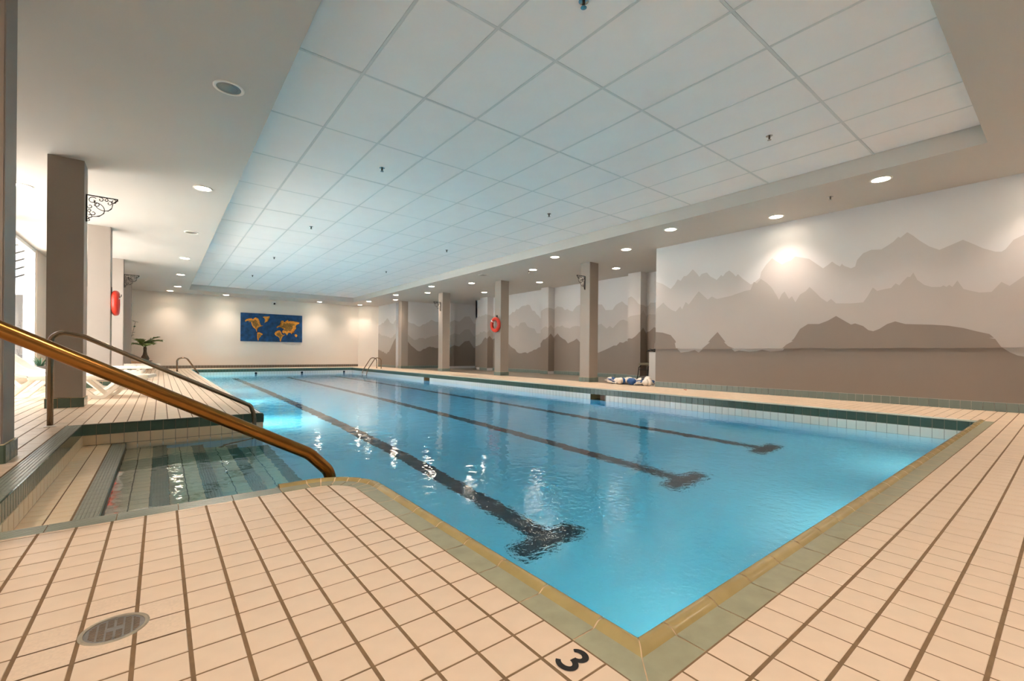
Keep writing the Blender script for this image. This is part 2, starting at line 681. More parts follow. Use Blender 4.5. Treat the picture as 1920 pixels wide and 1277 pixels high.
def merge(known, y0, y1, z0, amp, step, seed):
    """known outline marks, filled up elsewhere and roughened between marks"""
    r = random.Random(seed)
    k = sorted(known)
    out = []
    for (a, za), (b, zb) in zip(k, k[1:]):
        n = max(1, int((b - a) / step))
        for i in range(n):
            t = i / n
            out.append((a + (b - a) * t, za + (zb - za) * t + (r.uniform(-1, 1) * amp * 0.42 if i else 0)))
    out.append(k[-1])
    lo = ridges(y0, k[0][0], z0, amp, step, seed + 1) if k[0][0] > y0 + step else []
    hi = ridges(k[-1][0], y1, z0, amp, step, seed + 2) if k[-1][0] < y1 - step else []
    allp = [p for p in lo if p[0] < k[0][0]] + out + [p for p in hi if p[0] > k[-1][0]]
    allp = [(y0, allp[0][1])] + allp + [(y1, allp[-1][1])]
    return allp


K1 = [(7.4, 2.05), (7.75, 2.33), (7.9, 2.28), (8.06, 2.10), (8.29, 2.26), (8.76, 2.04), (9.2, 2.25), (9.6, 2.15), (10.0, 2.3), (10.3, 2.1), (10.9, 2.3), (11.5, 2.2), (11.87, 1.95), (12.2, 2.25), (12.6, 2.52), (13.15, 2.38), (13.73, 2.19), (14.4, 2.05), (14.9, 2.3), (15.4, 2.2), (15.7, 2.3), (16.07, 2.2)]
K2 = [(7.4, 1.80), (7.9, 1.72), (8.05, 1.65), (8.24, 1.72), (8.63, 1.48), (9.19, 1.61), (9.7, 1.62), (10.3, 1.6), (10.9, 1.62), (11.4, 1.6), (11.94, 1.43), (12.33, 1.63), (12.87, 1.87), (13.4, 1.66), (13.73, 1.82), (14.4, 1.5), (15.0, 1.62), (15.6, 1.55), (16.07, 1.5)]
K3 = [(7.2, 1.45), (7.6, 1.2), (8.05, 1.07), (8.13, 1.09), (8.7, 0.91), (9.18, 0.74), (9.7, 0.98), (10.1, 1.2), (10.5, 1.05), (11.0, 1.4), (11.3, 1.2), (11.86, 0.94), (12.58, 0.71), (13.2, 0.75), (13.72, 1.07), (14.4, 1.2), (14.9, 1.35), (15.3, 1.05), (16.07, 1.0)]
for nm, K, m_, o_, amp, sd in (('mural_far_ridge', K1, m_l1, 0.0015, 0.16, 3), ('mural_middle_ridge', K2, m_l2, 0.003, 0.14, 5), ('mural_near_ridge', K3, m_l3, 0.0045, 0.09, 8)):
    S = merge(K, YWALL, 16.07, K[0][1], amp, 0.11, sd)
    silhouette(nm, S, lambda s, z, o: (10.67 - o, s, z), 0.10, 2.97, m_, wback, o_)
    zat = lambda s: float(np.interp(s, [p[0] for p in S], [p[1] for p in S]))
    for y0, y1 in ((7.44, 7.86), (11.16, 11.54), (14.78, 15.31)):
        sub = [(y0, zat(y0))] + [p for p in S if y0 < p[0] < y1] + [(y1, zat(y1))]
        silhouette(nm, sub, lambda s, z, o: (10.38 - o, s, z), 0.10, 2.97, m_, wback, o_)
        silhouette(nm, [(10.38, zat(y0)), (10.5, zat(y0) + 0.12 * (o_ > .002)), (10.67, zat(y0) - 0.05)], lambda s, z, o: (s, y0 - o, z), 0.10, 2.97, m_, wback, o_)
E1 = [(8.64, 2.08), (8.95, 2.0), (9.2, 1.89), (9.5, 2.02), (9.81, 2.23), (10.12, 2.15), (10.3, 2.1)]
E2 = [(8.64, 1.52), (8.95, 1.27), (9.2, 1.38), (9.5, 1.33), (9.75, 1.45), (10.12, 1.54), (10.3, 1.5)]
E3 = [(8.64, 1.2), (8.9, 0.95), (9.17, 0.77), (9.5, 0.88), (9.75, 0.99), (10.13, 0.93), (10.3, 0.95)]
G1 = [(19.3, 2.2), (19.6, 2.02), (19.9, 2.1), (20.28, 2.33), (20.7, 2.15), (21.34, 2.03), (21.4, 2.05)]
G2 = [(19.3, 1.56), (19.75, 1.39), (20.2, 1.44), (20.61, 1.51), (21.0, 1.52), (21.3, 1.66), (21.4, 1.6)]
G3 = [(19.3, 1.36), (19.66, 1.1), (20.0, 0.8), (20.37, 0.63), (20.8, 0.74), (21.1, 0.78), (21.4, 0.85)]
for nm, Ea, Ga, m_, o_ in (('mural_far_ridge', E1, G1, m_l1, 0.0015), ('mural_middle_ridge', E2, G2, m_l2, 0.003), ('mural_near_ridge', E3, G3, m_l3, 0.0045)):
    silhouette(nm, merge(Ea, 8.64, 10.28, 1, 0.08, 0.07, 4), lambda s, z, o: (s, 18.45 - o, z), 0.10, 2.97, m_, wend, o_)
    silhouette(nm, merge(Ga, 19.3, 21.4, 1, 0.10, 0.09, 6), lambda s, z, o: (8.45 - o, s, z), 0.10, 2.97, m_, wend, o_)
    z0 = Ea[-1][1]
    silhouette(nm, [(10.28, z0), (10.4, z0 + 0.06), (10.53, z0 + .12)], lambda s, z, o: (s, 17.55 - o, z), 0.10, 2.97, m_, wend, o_)
    silhouette(nm, [(17.55, z0), (18.45, z0)], lambda s, z, o: (10.28 - o, s, z), 0.10, 2.97, m_, wend, o_)
    silhouette(nm, [(10.53, z0 + .1), (10.8, z0 + 0.05), (11.1, z0 + .3), (11.35, z0 + .33), (11.6, z0), (12.1, z0)], lambda s, z, o: (s, 17.62 - o, z), 0.10, 2.97, m_, wend, o_)

# ------------------------------------------------------------------ baseboards (rows of separate tiles)


def base_row(name, label, a, b, inward, h=0.112, pitch=0.1035, single=True, mt=None):
    """row of tiles from a to b standing on the deck; inward = direction out of the wall"""
    a, b = Vector((*a, 0)), Vector((*b, 0))
    d = (b - a)
    L = d.length
    d.normalize()
    nrm = Vector((*inward, 0))
    n = max(1, round(L / pitch))
    p = L / n
    ang = math.atan2(d.y, d.x)
    gap = MB().add([a + nrm * 0.006, b + nrm * 0.006, b + nrm * 0.006 + Vector((0, 0, h + .004)), a + nrm * 0.006 + Vector((0, 0, h + .004)), a, b, b + Vector((0, 0, h + .004)), a + Vector((0, 0, h + .004))],
                   [(0, 1, 2, 3), (3, 2, 6, 7), (0, 3, 7, 4), (1, 5, 6, 2), (4, 7, 6, 5)]).build(name, mat('base_grout', (196, 190, 178), 0.9))
    fixn(gap)
    struct(gap, label)
    me = None
    for i in range(n):
        if me is None:
            bb = MB().bbox(-p / 2 + 0.0025, p / 2 - 0.0025, -0.005, 0.005, 0.0, h, 0.0012)
            ob = bb.build('tile', mt or m_base, gap)
            me = ob.data
        else:
            ob = bpy.data.objects.new('tile', me)
            link(ob, gap)
        c = a + d * (p * (i + 0.5)) + nrm * 0.008
        ob.location = c
        ob.rotation_euler = (0, 0, ang)
    return gap


base_row('baseboard_right', 'grey green tile baseboard along the big mural wall', (XWALL, -0.4), (XWALL, YWALL), (-1, 0))
base_row('baseboard_far', 'brown tile baseboard under the far painting wall', (-1.2, YFAR), (7.66, YFAR), (0, -1), mt=mat('brown_base_tile', (112, 102, 88), 0.3, var=0.08))
base_row('baseboard_recess', 'tile baseboard along the recess back wall between piers', (10.67, 7.86), (10.67, 11.16), (-1, 0))
base_row('baseboard_recess_middle', 'tile baseboard along the recess back wall past the middle pier', (10.67, 11.54), (10.67, 14.78), (-1, 0))
base_row('baseboard_recess_end', 'tile baseboard under the recess end wall', (8.64, 18.45), (10.28, 18.45), (0, -1))
base_row('baseboard_recess_corner', 'tile baseboard under the farthest mural panel by the ladder', (8.45, 19.3), (8.45, 21.4), (-1, 0))
for nm_, lb_, y0, y1 in (('baseboard_pier_near', 'tile skirting of the near mural pier in the recess', 7.44, 7.86), ('baseboard_pier_middle', 'tile skirting of the middle mural pier in the recess', 11.16, 11.54), ('baseboard_pier_far', 'tile skirting of the far mural pier in the recess', 14.78, 15.31)):
    base_row(nm_, lb_, (10.38, y0), (10.38, y1), (-1, 0))

# ------------------------------------------------------------------ ceiling
soff = MB()
RXL, RXR, RYN, RYF = 0.809, 6.914, 0.590, 20.53
for x0, x1, y0, y1 in ((XWIN - 0.2, RXL, YB - .15, YFAR + .15), (RXR, 12.3, YB - .15, YFAR + .15), (RXL, RXR, YB - .15, RYN), (RXL, RXR, RYF, YFAR + .15)):
    soff.box(x0, x1, y0, y1, ZS, 3.36)
ceil = MB().box(RXL, RXR, RYN, RYF, ZC + 0.03, 3.36).build('ceiling', m_bar)
struct(ceil, 'suspended white panel ceiling recessed above the pool')
so = soff.build('soffit', m_soffit, ceil)
gx = [RXL] + [1.408 + 0.6126 * k for k in range(9)] + [RXR]
gy = [RYN]
y = 1.558
while y < RYF - 0.1:
    gy.append(y)
    y += 1.2096
gy.append(RYF)
pshare = {}
for i in range(len(gx) - 1):
    for j in range(len(gy) - 1):
        w, l = gx[i + 1] - gx[i], gy[j + 1] - gy[j]
        key = (round(w, 3), round(l, 3))
        if key not in pshare:
            ob = MB().bbox(-w / 2 + 0.011, w / 2 - 0.011, -l / 2 + 0.011, l / 2 - 0.011, 0.0, 0.02, 0.003).build('panel', m_panel, ceil)
            pshare[key] = ob.data
        else:
            ob = bpy.data.objects.new('panel', pshare[key])
            link(ob, ceil)
        ob.location = ((gx[i] + gx[i + 1]) / 2, (gy[j] + gy[j + 1]) / 2, ZC + random.uniform(-0.0015, 0.0015))
        ob.rotation_euler = (random.uniform(-.0012, .0012), random.uniform(-.0012, .0012), 0)
for x in gx[1:-1]:
    MB().box(x - 0.0115, x + 0.0115, RYN, RYF, ZC - 0.001, ZC + 0.02).build('grid_bar', m_bar, ceil)
for y in gy[1:-1]:
    MB().box(RXL, RXR, y - 0.0115, y + 0.0115, ZC - 0.0005, ZC + 0.02).build('grid_bar', m_bar, ceil)

# ------------------------------------------------------------------ window wall on the left
piers = [(YB - .2, -1.6), (-0.4, 7.95), (11.15, 11.55), (14.80, 22.1)]  # first gap holds an assumed unseen window, sized for light on the near deck
wl = MB()
for a, b in piers:
    wl.box(XWIN - 0.2, XWIN, a, b, 0, ZS)
for (a, b), (c, d) in zip(piers, piers[1:]):
    wl.box(XWIN - 0.2, XWIN, b, c, 0, 0.10)
wlo = wl.build('wall_left', m_wall)
struct(wlo, 'white left wall of piers between tall windows')
m_glass = bpy.data.materials.new('window_glass')
m_glass.use_nodes = True
nt = m_glass.node_tree
nt.nodes.clear()
o_ = nt.nodes.new('ShaderNodeOutputMaterial')
mx = nt.nodes.new('ShaderNodeMixShader')
tr = nt.nodes.new('ShaderNodeBsdfTransparent')
tr.inputs[0].default_value = (0.95, 0.97, 0.96, 1)
gl = nt.nodes.new('ShaderNodeBsdfGlossy')
gl.inputs['Roughness'].default_value = 0.02
ge = nt.nodes.new('ShaderNodeNewGeometry')
dp = nt.nodes.new('ShaderNodeVectorMath')
dp.operation = 'DOT_PRODUCT'
nt.links.new(ge.outputs['Normal'], dp.inputs[0])
nt.links.new(ge.outputs['Incoming'], dp.inputs[1])
prev = dp.outputs['Value']
for op, a, b_ in (('ABSOLUTE', None, None), ('SUBTRACT', 1.0, 'x'), ('POWER', 'x', 5.0), ('MULTIPLY_ADD', 'x', 0.96)):
    mn = nt.nodes.new('ShaderNodeMath')
    mn.operation = op
    if a == 1.0:
        mn.inputs[0].default_value = 1.0
        nt.links.new(prev, mn.inputs[1])
    else:
        nt.links.new(prev, mn.inputs[0])
        if isinstance(b_, float):
            mn.inputs[1].default_value = b_
    if op == 'MULTIPLY_ADD':
        mn.inputs[2].default_value = 0.04
    prev = mn.outputs[0]
fr = mn
nt.links.new(fr.outputs[0], mx.inputs[0])
nt.links.new(tr.outputs[0], mx.inputs[1])
nt.links.new(gl.outputs[0], mx.inputs[2])
nt.links.new(mx.outputs[0], o_.inputs[0])
for k, ((a, b), (c, d)) in enumerate(zip(piers, piers[1:])):
    y0, y1 = b, c
    fr_ = MB()
    xf0, xf1 = XWIN - 0.13, XWIN - 0.02
    for yy0, yy1 in ((y0, y0 + 0.07), (y1 - 0.07, y1)):
        fr_.bbox(xf0, xf1, yy0, yy1, 0.10, ZS, 0.004)
    fr_.bbox(xf0, xf1, y0 + .07, y1 - .07, 0.10, 0.18, 0.004)
    fr_.bbox(xf0, xf1, y0 + .07, y1 - .07, ZS - 0.08, ZS, 0.004)
    n = 2 if k == 1 else 1
    wo = fr_.build('window_%d' % (k + 1), m_white_paint)
    struct(wo, 'tall white framed window, bay %s along the left wall' % ['assumed, out of view beside the camera', 'behind the nearest lounger', 'showing the slatted roof outside'][k])
    if n == 2:
        MB().bbox(xf0, xf1, (y0 + y1) / 2 - 0.04, (y0 + y1) / 2 + .04, 0.18, ZS - 0.08, 0.004).build('mullion', m_white_paint, wo)
        for q0, q1 in ((y0 + .07, (y0 + y1) / 2 - .04), ((y0 + y1) / 2 + .04, y1 - .07)):
            MB().box(XWIN - 0.08, XWIN - 0.074, q0, q1, 0.18, ZS - .08).build('pane', m_glass, wo)
    else:
        MB().box(XWIN - 0.08, XWIN - 0.074, y0 + .07, y1 - .07, 0.18, ZS - .08).build('pane', m_glass, wo)

# outside
gr = MB().box(-30, XWIN - 0.2, -12, 40, -0.25, -0.05).build('terrace_ground', mat('terrace', (214, 212, 208), 0.8, noise=0.05, nscale=2))
tag(gr, 'pale terrace outside the left windows', 'terrace', kind='structure')
fen = empty('fence', (-4.2, 24.0, -0.05), 'dark vertical board fence seen through the left window', 'fence')
fm = mat('fence_board', (96, 92, 88), 0.7, noise=0.15, nscale=3)
bme = None
for i in range(9):
    if bme is None:
        ob = MB().bbox(-0.24, 0.24, -0.02, 0.02, 0.0, 2.75, 0.006).build('board', fm, fen)
        bme = ob.data
    else:
        ob = bpy.data.objects.new('board', bme)
        link(ob, fen)
    ob.location = (-2.0 + i * 0.5, random.uniform(-0.03, 0.03), 0)
for i in range(4):
    MB().bbox(-1.75 + i - 0.03, -1.75 + i + 0.03, -0.08, -0.03, 0.0, 2.75, 0.006).build('post', m_ext, fen)
MB().bbox(-2.3, 2.3, -0.12, 0.10, 2.75, 3.35, 0.01).build('top_beam', m_ext, fen)
can = empty('slanted_siding', (-4.2, 24.6, 3.3), 'white slanted boards of the house beyond the fence', 'siding')
MB().bbox(-2.4, 2.4, 0.06, 0.12, -0.3, 3.6, 0.01).build('backing', m_dark, can)
for i in range(13):
    q = MB().bbox(-2.9, 2.9, -0.03, 0.05, -0.10, 0.10, 0.004).build('slat', m_ext, can)
    q.location = (0, 0, -0.6 + 0.30 * i)
    q.rotation_euler = (0, math.radians(-29), 0)

# ------------------------------------------------------------------ columns
cols = []


def column(x0, x1, y0, y1, label, tiles_on=('-y', '+x', '-x')):
    c = empty('column', ((x0 + x1) / 2, (y0 + y1) / 2, 0), label, 'column', 'square taupe columns')
    hx, hy = (x1 - x0) / 2, (y1 - y0) / 2
    MB().bbox(-hx, hx, -hy, hy, 0, ZS + 0.01, 0.006).build('shaft', m_taupe, c)
    MB().box(-hx - 0.005, hx + 0.005, -hy - 0.005, hy + 0.005, 0, 0.116).build('base_grout', m_copegrout, c)
    for side in tiles_on:
        w = hx if side in ('-y', '+y') else hy
        n = 3
        p = 2 * (w + 0.010) / n
        for i in range(n):
            t = MB().bbox(-p / 2 + .0025, p / 2 - .0025, -0.005, 0.005, 0, 0.112, 0.0012).build('base_tile', m_base if x0 > 2 else m_green, c)
            s = -(w + 0.010) + p * (i + .5)
            if side == '-y':
                t.location = (s, -hy - 0.009, 0)
            elif side == '+x':
                t.location = (hx + 0.009, s, 0)
                t.rotation_euler = (0, 0, math.pi / 2)
            else:
                t.location = (-hx - 0.009, s, 0)
                t.rotation_euler = (0, 0, math.pi / 2)
    return c


CW = 0.318
column(-1.06, -0.742, 3.985, 4.26, 'taupe column at the left frame edge by the pool steps', ('-y', '+x'))
column(-1.058, -0.742, 7.46, 7.78, 'dark taupe column with iron bracket beside the nearest lounger', ('-y', '+x'))
column(-1.058, -0.742, 11.13, 11.45, 'second taupe column on the window side, hung with a red ring', ('-y', '+x'))
column(-1.058, -0.745, 14.79, 15.11, 'third taupe column on the window side with iron bracket', ('-y', '+x'))
column(-1.058, -0.745, 18.45, 18.77, 'farthest taupe column on the window side near the palm', ('-y', '+x'))
column(8.33, 8.33 + CW, 7.46, 7.78, 'nearest right column, iron bracket, beside the lane rope', ('-y', '-x'))
column(8.33, 8.33 + CW, 11.13, 11.45, 'right column hung with the red ring buoy', ('-y', '-x'))
column(8.33, 8.33 + CW, 14.79, 15.11, 'third right column with small iron bracket', ('-y', '-x'))
column(8.33, 8.33 + CW, 18.45, 18.77, 'farthest right column near the pool ladder', ('-y', '-x'))

# ------------------------------------------------------------------ pool
pool = empty('swimming_pool', (0, 0, 0), 'rectangular tiled indoor lap pool with black lane lines', 'pool')
FN, FF = -1.15, -1.45
zf = lambda y: FN + (FF - FN) * (y - YN) / (YF - YN)
b = MB()
# floor, walls
b.add([(XL, YN, zf(YN)), (XR, YN, zf(YN)), (XR, YF, zf(YF)), (XL, YF, zf(YF))], [(0, 1, 2, 3)])
b.add([(0.5, 2.1, -1.17), (XL + 0.01, 2.1, -1.17), (XL + 0.01, 2.6, -1.17), (0.5, 2.6, -1.17)], [(0, 1, 2, 3)])
zt = -0.03
b.add([(XR, YN, zf(YN)), (XR, YN, zt), (XR, 5.82, zt), (XR, 5.82, zf(5.82))], [(0, 1, 2, 3)])
b.add([(XR, 6.20, zf(6.2)), (XR, 6.2, zt), (XR, 13.2, zt), (XR, 13.2, zf(13.2))], [(0, 1, 2, 3)])
b.add([(XR, 13.6, zf(13.6)), (XR, 13.6, zt), (XR, YF, zt), (XR, YF, zf(YF))], [(0, 1, 2, 3)])
for y0, y1 in ((5.82, 6.2), (13.2, 13.6)):
    b.add([(XR, y0, zf(y0)), (XR, y0, -0.30), (XR, y1, -0.30), (XR, y1, zf(y1))], [(0, 1, 2, 3)])
    b.add([(XR, y0, -0.128), (XR, y0, zt), (XR, y1, zt), (XR, y1, -0.128)], [(0, 1, 2, 3)])
b.add([(XL, YF, zf(YF)), (XL, YF, zt), (XR, YF, zt), (XR, YF, zf(YF))], [(3, 2, 1, 0)])
b.add([(XL, YN, zf(YN)), (XL, YN, zt), (XR, YN, zt), (XR, YN, zf(YN))], [(0, 1, 2, 3)])
ya = ARC_C[1]
b.add([(XL, YN, zf(YN)), (XL, YN, zt), (XL, ya, zt), (XL, ya, zf(ya))], [(3, 2, 1, 0)])
arc_in = [(ARC_C[0] + (XL - ARC_C[0]) * math.cos(math.pi / 2 * k / 10), ARC_C[1] + (AY0 - ARC_C[1]) * math.sin(math.pi / 2 * k / 10)) for k in range(11)]
for (ax, ay), (bx, by) in zip(arc_in, arc_in[1:]):
    b.add([(ax, ay, -1.2), (ax, ay, zt), (bx, by, zt), (bx, by, -1.2)], [(3, 2, 1, 0)])
b.add([(XL, AY1, zf(AY1)), (XL, AY1, zt), (XL, YF, zt), (XL, YF, zf(YF))], [(3, 2, 1, 0)])
b.add([(AX0, AY1, -1.2), (AX0, AY1, zt), (XL, AY1, zt), (XL, AY1, -1.2)], [(3, 2, 1, 0)])
b.add([(AX0, AY0, -1.2), (AX0, AY0, zt), (ARC_C[0], AY0, zt), (ARC_C[0], AY0, -1.2)], [(0, 1, 2, 3)])
b.add([(AX0, AY0, -1.2), (AX0, AY0, zt), (AX0, AY1, zt), (AX0, AY1, -1.2)], [(3, 2, 1, 0)])
fixn(b.build('basin', m_basin, pool))
for y0, y1 in ((5.82, 6.2), (13.2, 13.6)):
    s = MB()
    s.add([(XR, y0, -.128), (XR, y1, -.128), (XR, y1, -.3), (XR, y0, -.3), (XR + .3, y0, -.128), (XR + .3, y1, -.128), (XR + .3, y1, -.3), (XR + .3, y0, -.3)],
          [(0, 1, 5, 4), (3, 7, 6, 2), (0, 4, 7, 3), (1, 2, 6, 5), (4, 5, 6, 7)])
    sk = s.build('skimmer', m_brownvoid, pool)
    sk['label'] = 'brown skimmer opening in the pool wall'
    MB().bbox(XR + 0.10, XR + 0.12, y0 + .01, y0 + 0.2, -0.26, -.15, 0.004).build('flap', mat('flap', (96, 62, 30), 0.5), sk)
# lane markings
for x in (2.13, 3.895, 5.665):
    lv = []
    z = lambda yy: zf(yy) + 0.004
    lane = MB()
    hw = 0.088
    lane.add([(x - hw, 2.36, z(2.36)), (x + hw, 2.36, z(2.36)), (x + hw, 19.2, z(19.2)), (x - hw, 19.2, z(19.2))], [(0, 1, 2, 3)])
    lane.add([(x - 0.29, 2.18, z(2.18)), (x + 0.29, 2.18, z(2.18)), (x + 0.29, 2.36, z(2.36)), (x - .29, 2.36, z(2.36))], [(0, 1, 2, 3)])
    lo = lane.build('lane_line', m_lane, pool)
    lo['label'] = 'black lane marking with T shaped end'


def tile_row(name, o, d, nrm, L, z0, z1, m_, pitch=0.1017, start=0.0, skip=()):
    """row of wall tiles from point o along d; returns nothing"""
    o, d, nrm = Vector(o), Vector(d), Vector(nrm)
    n = int(round(L / pitch))
    p = L / n
    ang = math.atan2(d.y, d.x)
    key = (name, round(p, 4), round(z1 - z0, 4))
    me = TR.get(key)
    for i in range(n):
        c = o + d * (p * (i + .5)) + nrm * 0.003
        if any(a < (d.dot(c)) < b_ for a, b_ in skip):
            continue
        if me is None:
            ob = MB().bbox(-p / 2 + .0022, p / 2 - .0022, -0.004, 0.004, 0, z1 - z0, 0.0012).build(name, m_, pool)
            me = TR[key] = ob.data
        else:
            ob = bpy.data.objects.new(name, me)
            link(ob, pool)
        ob.location = (c.x, c.y, z0)
        ob.rotation_euler = (0, 0, ang)


TR = {}
gb = MB()
gb.box(XR - 0.001, XR + 0.02, YN, YF, -0.126, -0.02)
gb.box(XL, XR, YF - 0.001, YF + 0.02, -0.24, -0.02)
gb.box(AX0, XL, AY1 - 0.001, AY1 + 0.02, -0.22, -0.01)
gb.box(AX0 - 0.02, AX0 + 0.001, AY0, AY1, -0.22, -0.01)
for y0, y1 in ((YN, 5.82), (6.2, 13.2), (13.6, YF)):
    gb.box(XR - 0.001, XR + 0.02, y0, y1, -0.30, -0.126)
gb.build('band_grout', mat('band_grout', (160, 146, 126), 0.9), pool)
skp = ((5.82, 6.20), (13.2, 13.6))
tile_row('green_tile', (XR, YN - .03, 0), (0, 1, 0), (-1, 0, 0), YF - YN + .03, -0.124, -0.020, m_green)
tile_row('white_tile', (XR, YN - .03, 0), (0, 1, 0), (-1, 0, 0), YF - YN + .03, -0.262, -0.129, m_white, skip=skp)
tile_row('green_tile', (XL, YF, 0), (1, 0, 0), (0, -1, 0), XR - XL, -0.124, -0.020, m_green)
tile_row('white_tile', (XL, YF, 0), (1, 0, 0), (0, -1, 0), XR - XL, -0.262, -0.129, m_white)
tile_row('green_tile', (AX0, AY1, 0), (1, 0, 0), (0, -1, 0), XL - AX0, -0.100, -0.006, m_green)
tile_row('cream_tile', (AX0, AY1, 0), (1, 0, 0), (0, -1, 0), XL - AX0, -0.196, -0.104, m_creamt)
tile_row('submerged_tile', (AX0, AY1, 0), (1, 0, 0), (0, -1, 0), XL - AX0, -0.296, -0.201, m_creamt)
tile_row('submerged_tile', (AX0, AY1, 0), (1, 0, 0), (0, -1, 0), XL - AX0, -0.396, -0.301, m_green)
tile_row('riser_tile', (AX0, AY0, 0), (0, 1, 0), (1, 0, 0), AY1 - AY0, -0.100, -0.003, m_green, pitch=0.05)
tile_row('riser_cream_tile', (AX0, AY0, 0), (0, 1, 0), (1, 0, 0), AY1 - AY0, -0.196, -0.104, m_creamt)
tile_row('green_edge_tile', (XL, AY1, 0), (0, 1, 0), (1, 0, 0), 15.0, -0.110, -0.020, m_green)


# steps
TR_Z = [-0.198, -0.365, -0.54, -0.715, -0.89]
TR_X = [AX0, -0.255, 0.050, 0.352, 0.655, 0.955]
m_subt = m_creamt


def ribbed(name, L, Wd, h=0.03, ribs=6):
    """nosing tile lying along y (length L), ribs run along y"""
    prof = [(-Wd / 2, -h), (-Wd / 2, -0.002)]
    w = Wd / ribs
    for i in range(ribs):
        x = -Wd / 2 + i * w
        prof += [(x + 0.12 * w, 0.0), (x + 0.62 * w, 0.0), (x + 0.72 * w, -0.0025), (x + 0.98 * w, -0.0025)]
    prof += [(Wd / 2, -0.004), (Wd / 2, -h)]
    v = [(x, -L / 2, z) for x, z in prof] + [(x, L / 2, z) for x, z in prof]
    n = len(prof)
    f = [(i, i + 1, n + i + 1, n + i) for i in range(n - 1)] + [tuple(range(n)), tuple(reversed(range(n, 2 * n)))]
    me = bpy.data.meshes.new(name)
    me.from_pydata(v, [], f)
    me.materials.append(m_rib)
    bm = bmesh.new()
    bm.from_mesh(me)
    bmesh.ops.recalc_face_normals(bm, faces=bm.faces)
    bm.to_mesh(me)
    bm.free()
    return me


nos_me = ribbed('nosing_tile', 0.0985, 0.100)
ctile_v, ctile_f = tile_solid([(-0.0475, -0.0487), (0.0475, -0.0487), (0.0475, 0.0487), (-0.0475, 0.0487)])
ct_me = bpy.data.meshes.new('tread_tile')
ct_me.from_pydata(ctile_v, [], ctile_f)
ct_me.materials.append(m_creamt)
for k in range(5):
    x0, x1, z = TR_X[k], TR_X[k + 1], TR_Z[k]
    st = MB().box(x0, x1 - 0.002, AY0, AY1, -1.2, z - 0.003).build('step', m_grout, pool)
    n = int((AY1 - AY0) / 0.1018)
    for j in range(n + 1):
        yc = AY1 - 0.0509 - j * 0.1018
        if yc < AY0 + 0.03:
            break
        o1 = bpy.data.objects.new('nosing_tile', nos_me)
        link(o1, st)
        o1.location = (x1 - 0.051, yc, z)
        for q in range(2):
            o2 = bpy.data.objects.new('tread_tile', ct_me)
            link(o2, st)
            o2.location = (x0 + 0.0525 + q * 0.1015, yc, z)
# curb nosing row along the left of the alcove, and along its near edge
for j in range(32):
    yc = AY1 - 0.0509 - j * 0.1018
    if yc < 2.43:
        break
    inst('nosing_tile', nos_me, (-0.618, yc, 0.0), pool)
nos2 = ribbed('nosing_tile', 0.2, 0.104)
for j in range(6):
    inst('nosing_tile', nos2, (0.47 - 0.1 - j * 0.2035, 2.449, 0.0), pool, rotz=math.pi / 2)

# coping with a raised lip
PROF = [(0.0, -0.03), (0.0, -0.001), (0.002, 0.0), (0.066, 0.0), (0.073, 0.0015)]
LIPP = [(0.073, 0.0005), (0.079, 0.006), (0.086, 0.0115), (0.095, 0.0145), (0.105, 0.0145), (0.114, 0.011), (0.121, 0.004), (0.125, -0.006), (0.126, -0.02), (0.126, -0.13)]
GR = 0.004


def piece(p0, p1):
    """p0, p1: functions d -> (x, y) at both ends"""
    for nm, P, m_ in (('coping_tile', PROF, m_cope), ('coping_lip', LIPP, m_lip)):
        n = len(P)
        nseg = 1
        v = []
        for fn in (p0, p1):
            v += [(*fn(d), z) for d, z in P]
        f = [(i, i + 1, n + i + 1, n + i) for i in range(n - 1)]
        ob = mesh(nm, v, f, m_, pool)
        fixup(ob)


def fixup(ob):
    bm = bmesh.new()
    bm.from_mesh(ob.data)
    bmesh.ops.recalc_face_normals(bm, faces=bm.faces)
    if sum(f.normal.z * f.calc_area() for f in bm.faces) < 0:
        bmesh.ops.reverse_faces(bm, faces=bm.faces)
    bm.to_mesh(ob.data)
    bm.free()
    autosmooth(ob, 50)


g2 = GR / 2
# left side: from the mitred corner upward
ys = [0.743 + 0.2035 * k for k in range(8)]
piece(lambda d: (XLO + d, YNO + d + g2), lambda d: (XLO + d, 0.743 - g2))
for a, c in zip(ys, ys[1:] + [ARC_C[1]]):
    if c - a > 0.03:
        piece(lambda d, a=a: (XLO + d, a + g2), lambda d, c=c: (XLO + d, c - g2))
# rounded corner
NA = 6
for k in range(NA):
    a0 = math.pi / 2 * k / NA + 0.01
    a1 = math.pi / 2 * (k + 1) / NA - 0.01
    am = (a0 + a1) / 2
    fa = lambda d, a: (ARC_C[0] + (ARC_R + d) * math.cos(a), ARC_C[1] + (ARC_R + d) * math.sin(a))
    for nm, P, m_ in (('coping_tile', PROF, m_cope), ('coping_lip', LIPP, m_lip)):
        n = len(P)
        v, f = [], []
        S_ = 4
        for s in range(S_ + 1):
            a = a0 + (a1 - a0) * s / S_
            v += [(*fa(d, a), z) for d, z in P]
        for s in range(S_):
            f += [(s * n + i, s * n + i + 1, (s + 1) * n + i + 1, (s + 1) * n + i) for i in range(n - 1)]
        fixup(mesh(nm, v, f, m_, pool))
piece(lambda d: (ARC_C[0] - g2, ARC_C[1] + ARC_R + d), lambda d: (0.473, ARC_C[1] + ARC_R + d))
# near side
xs = [0.994 + 0.2035 * k for k in range(30)]
piece(lambda d: (XLO + d + g2, YNO + d), lambda d: (0.994 - g2, YNO + d))
for a in xs:
    c = min(a + 0.2035, XR + 0.028)
    if c - a > 0.02:
        piece(lambda d, a=a: (a + g2, YNO + d), lambda d, c=c: (c - g2, YNO + d))
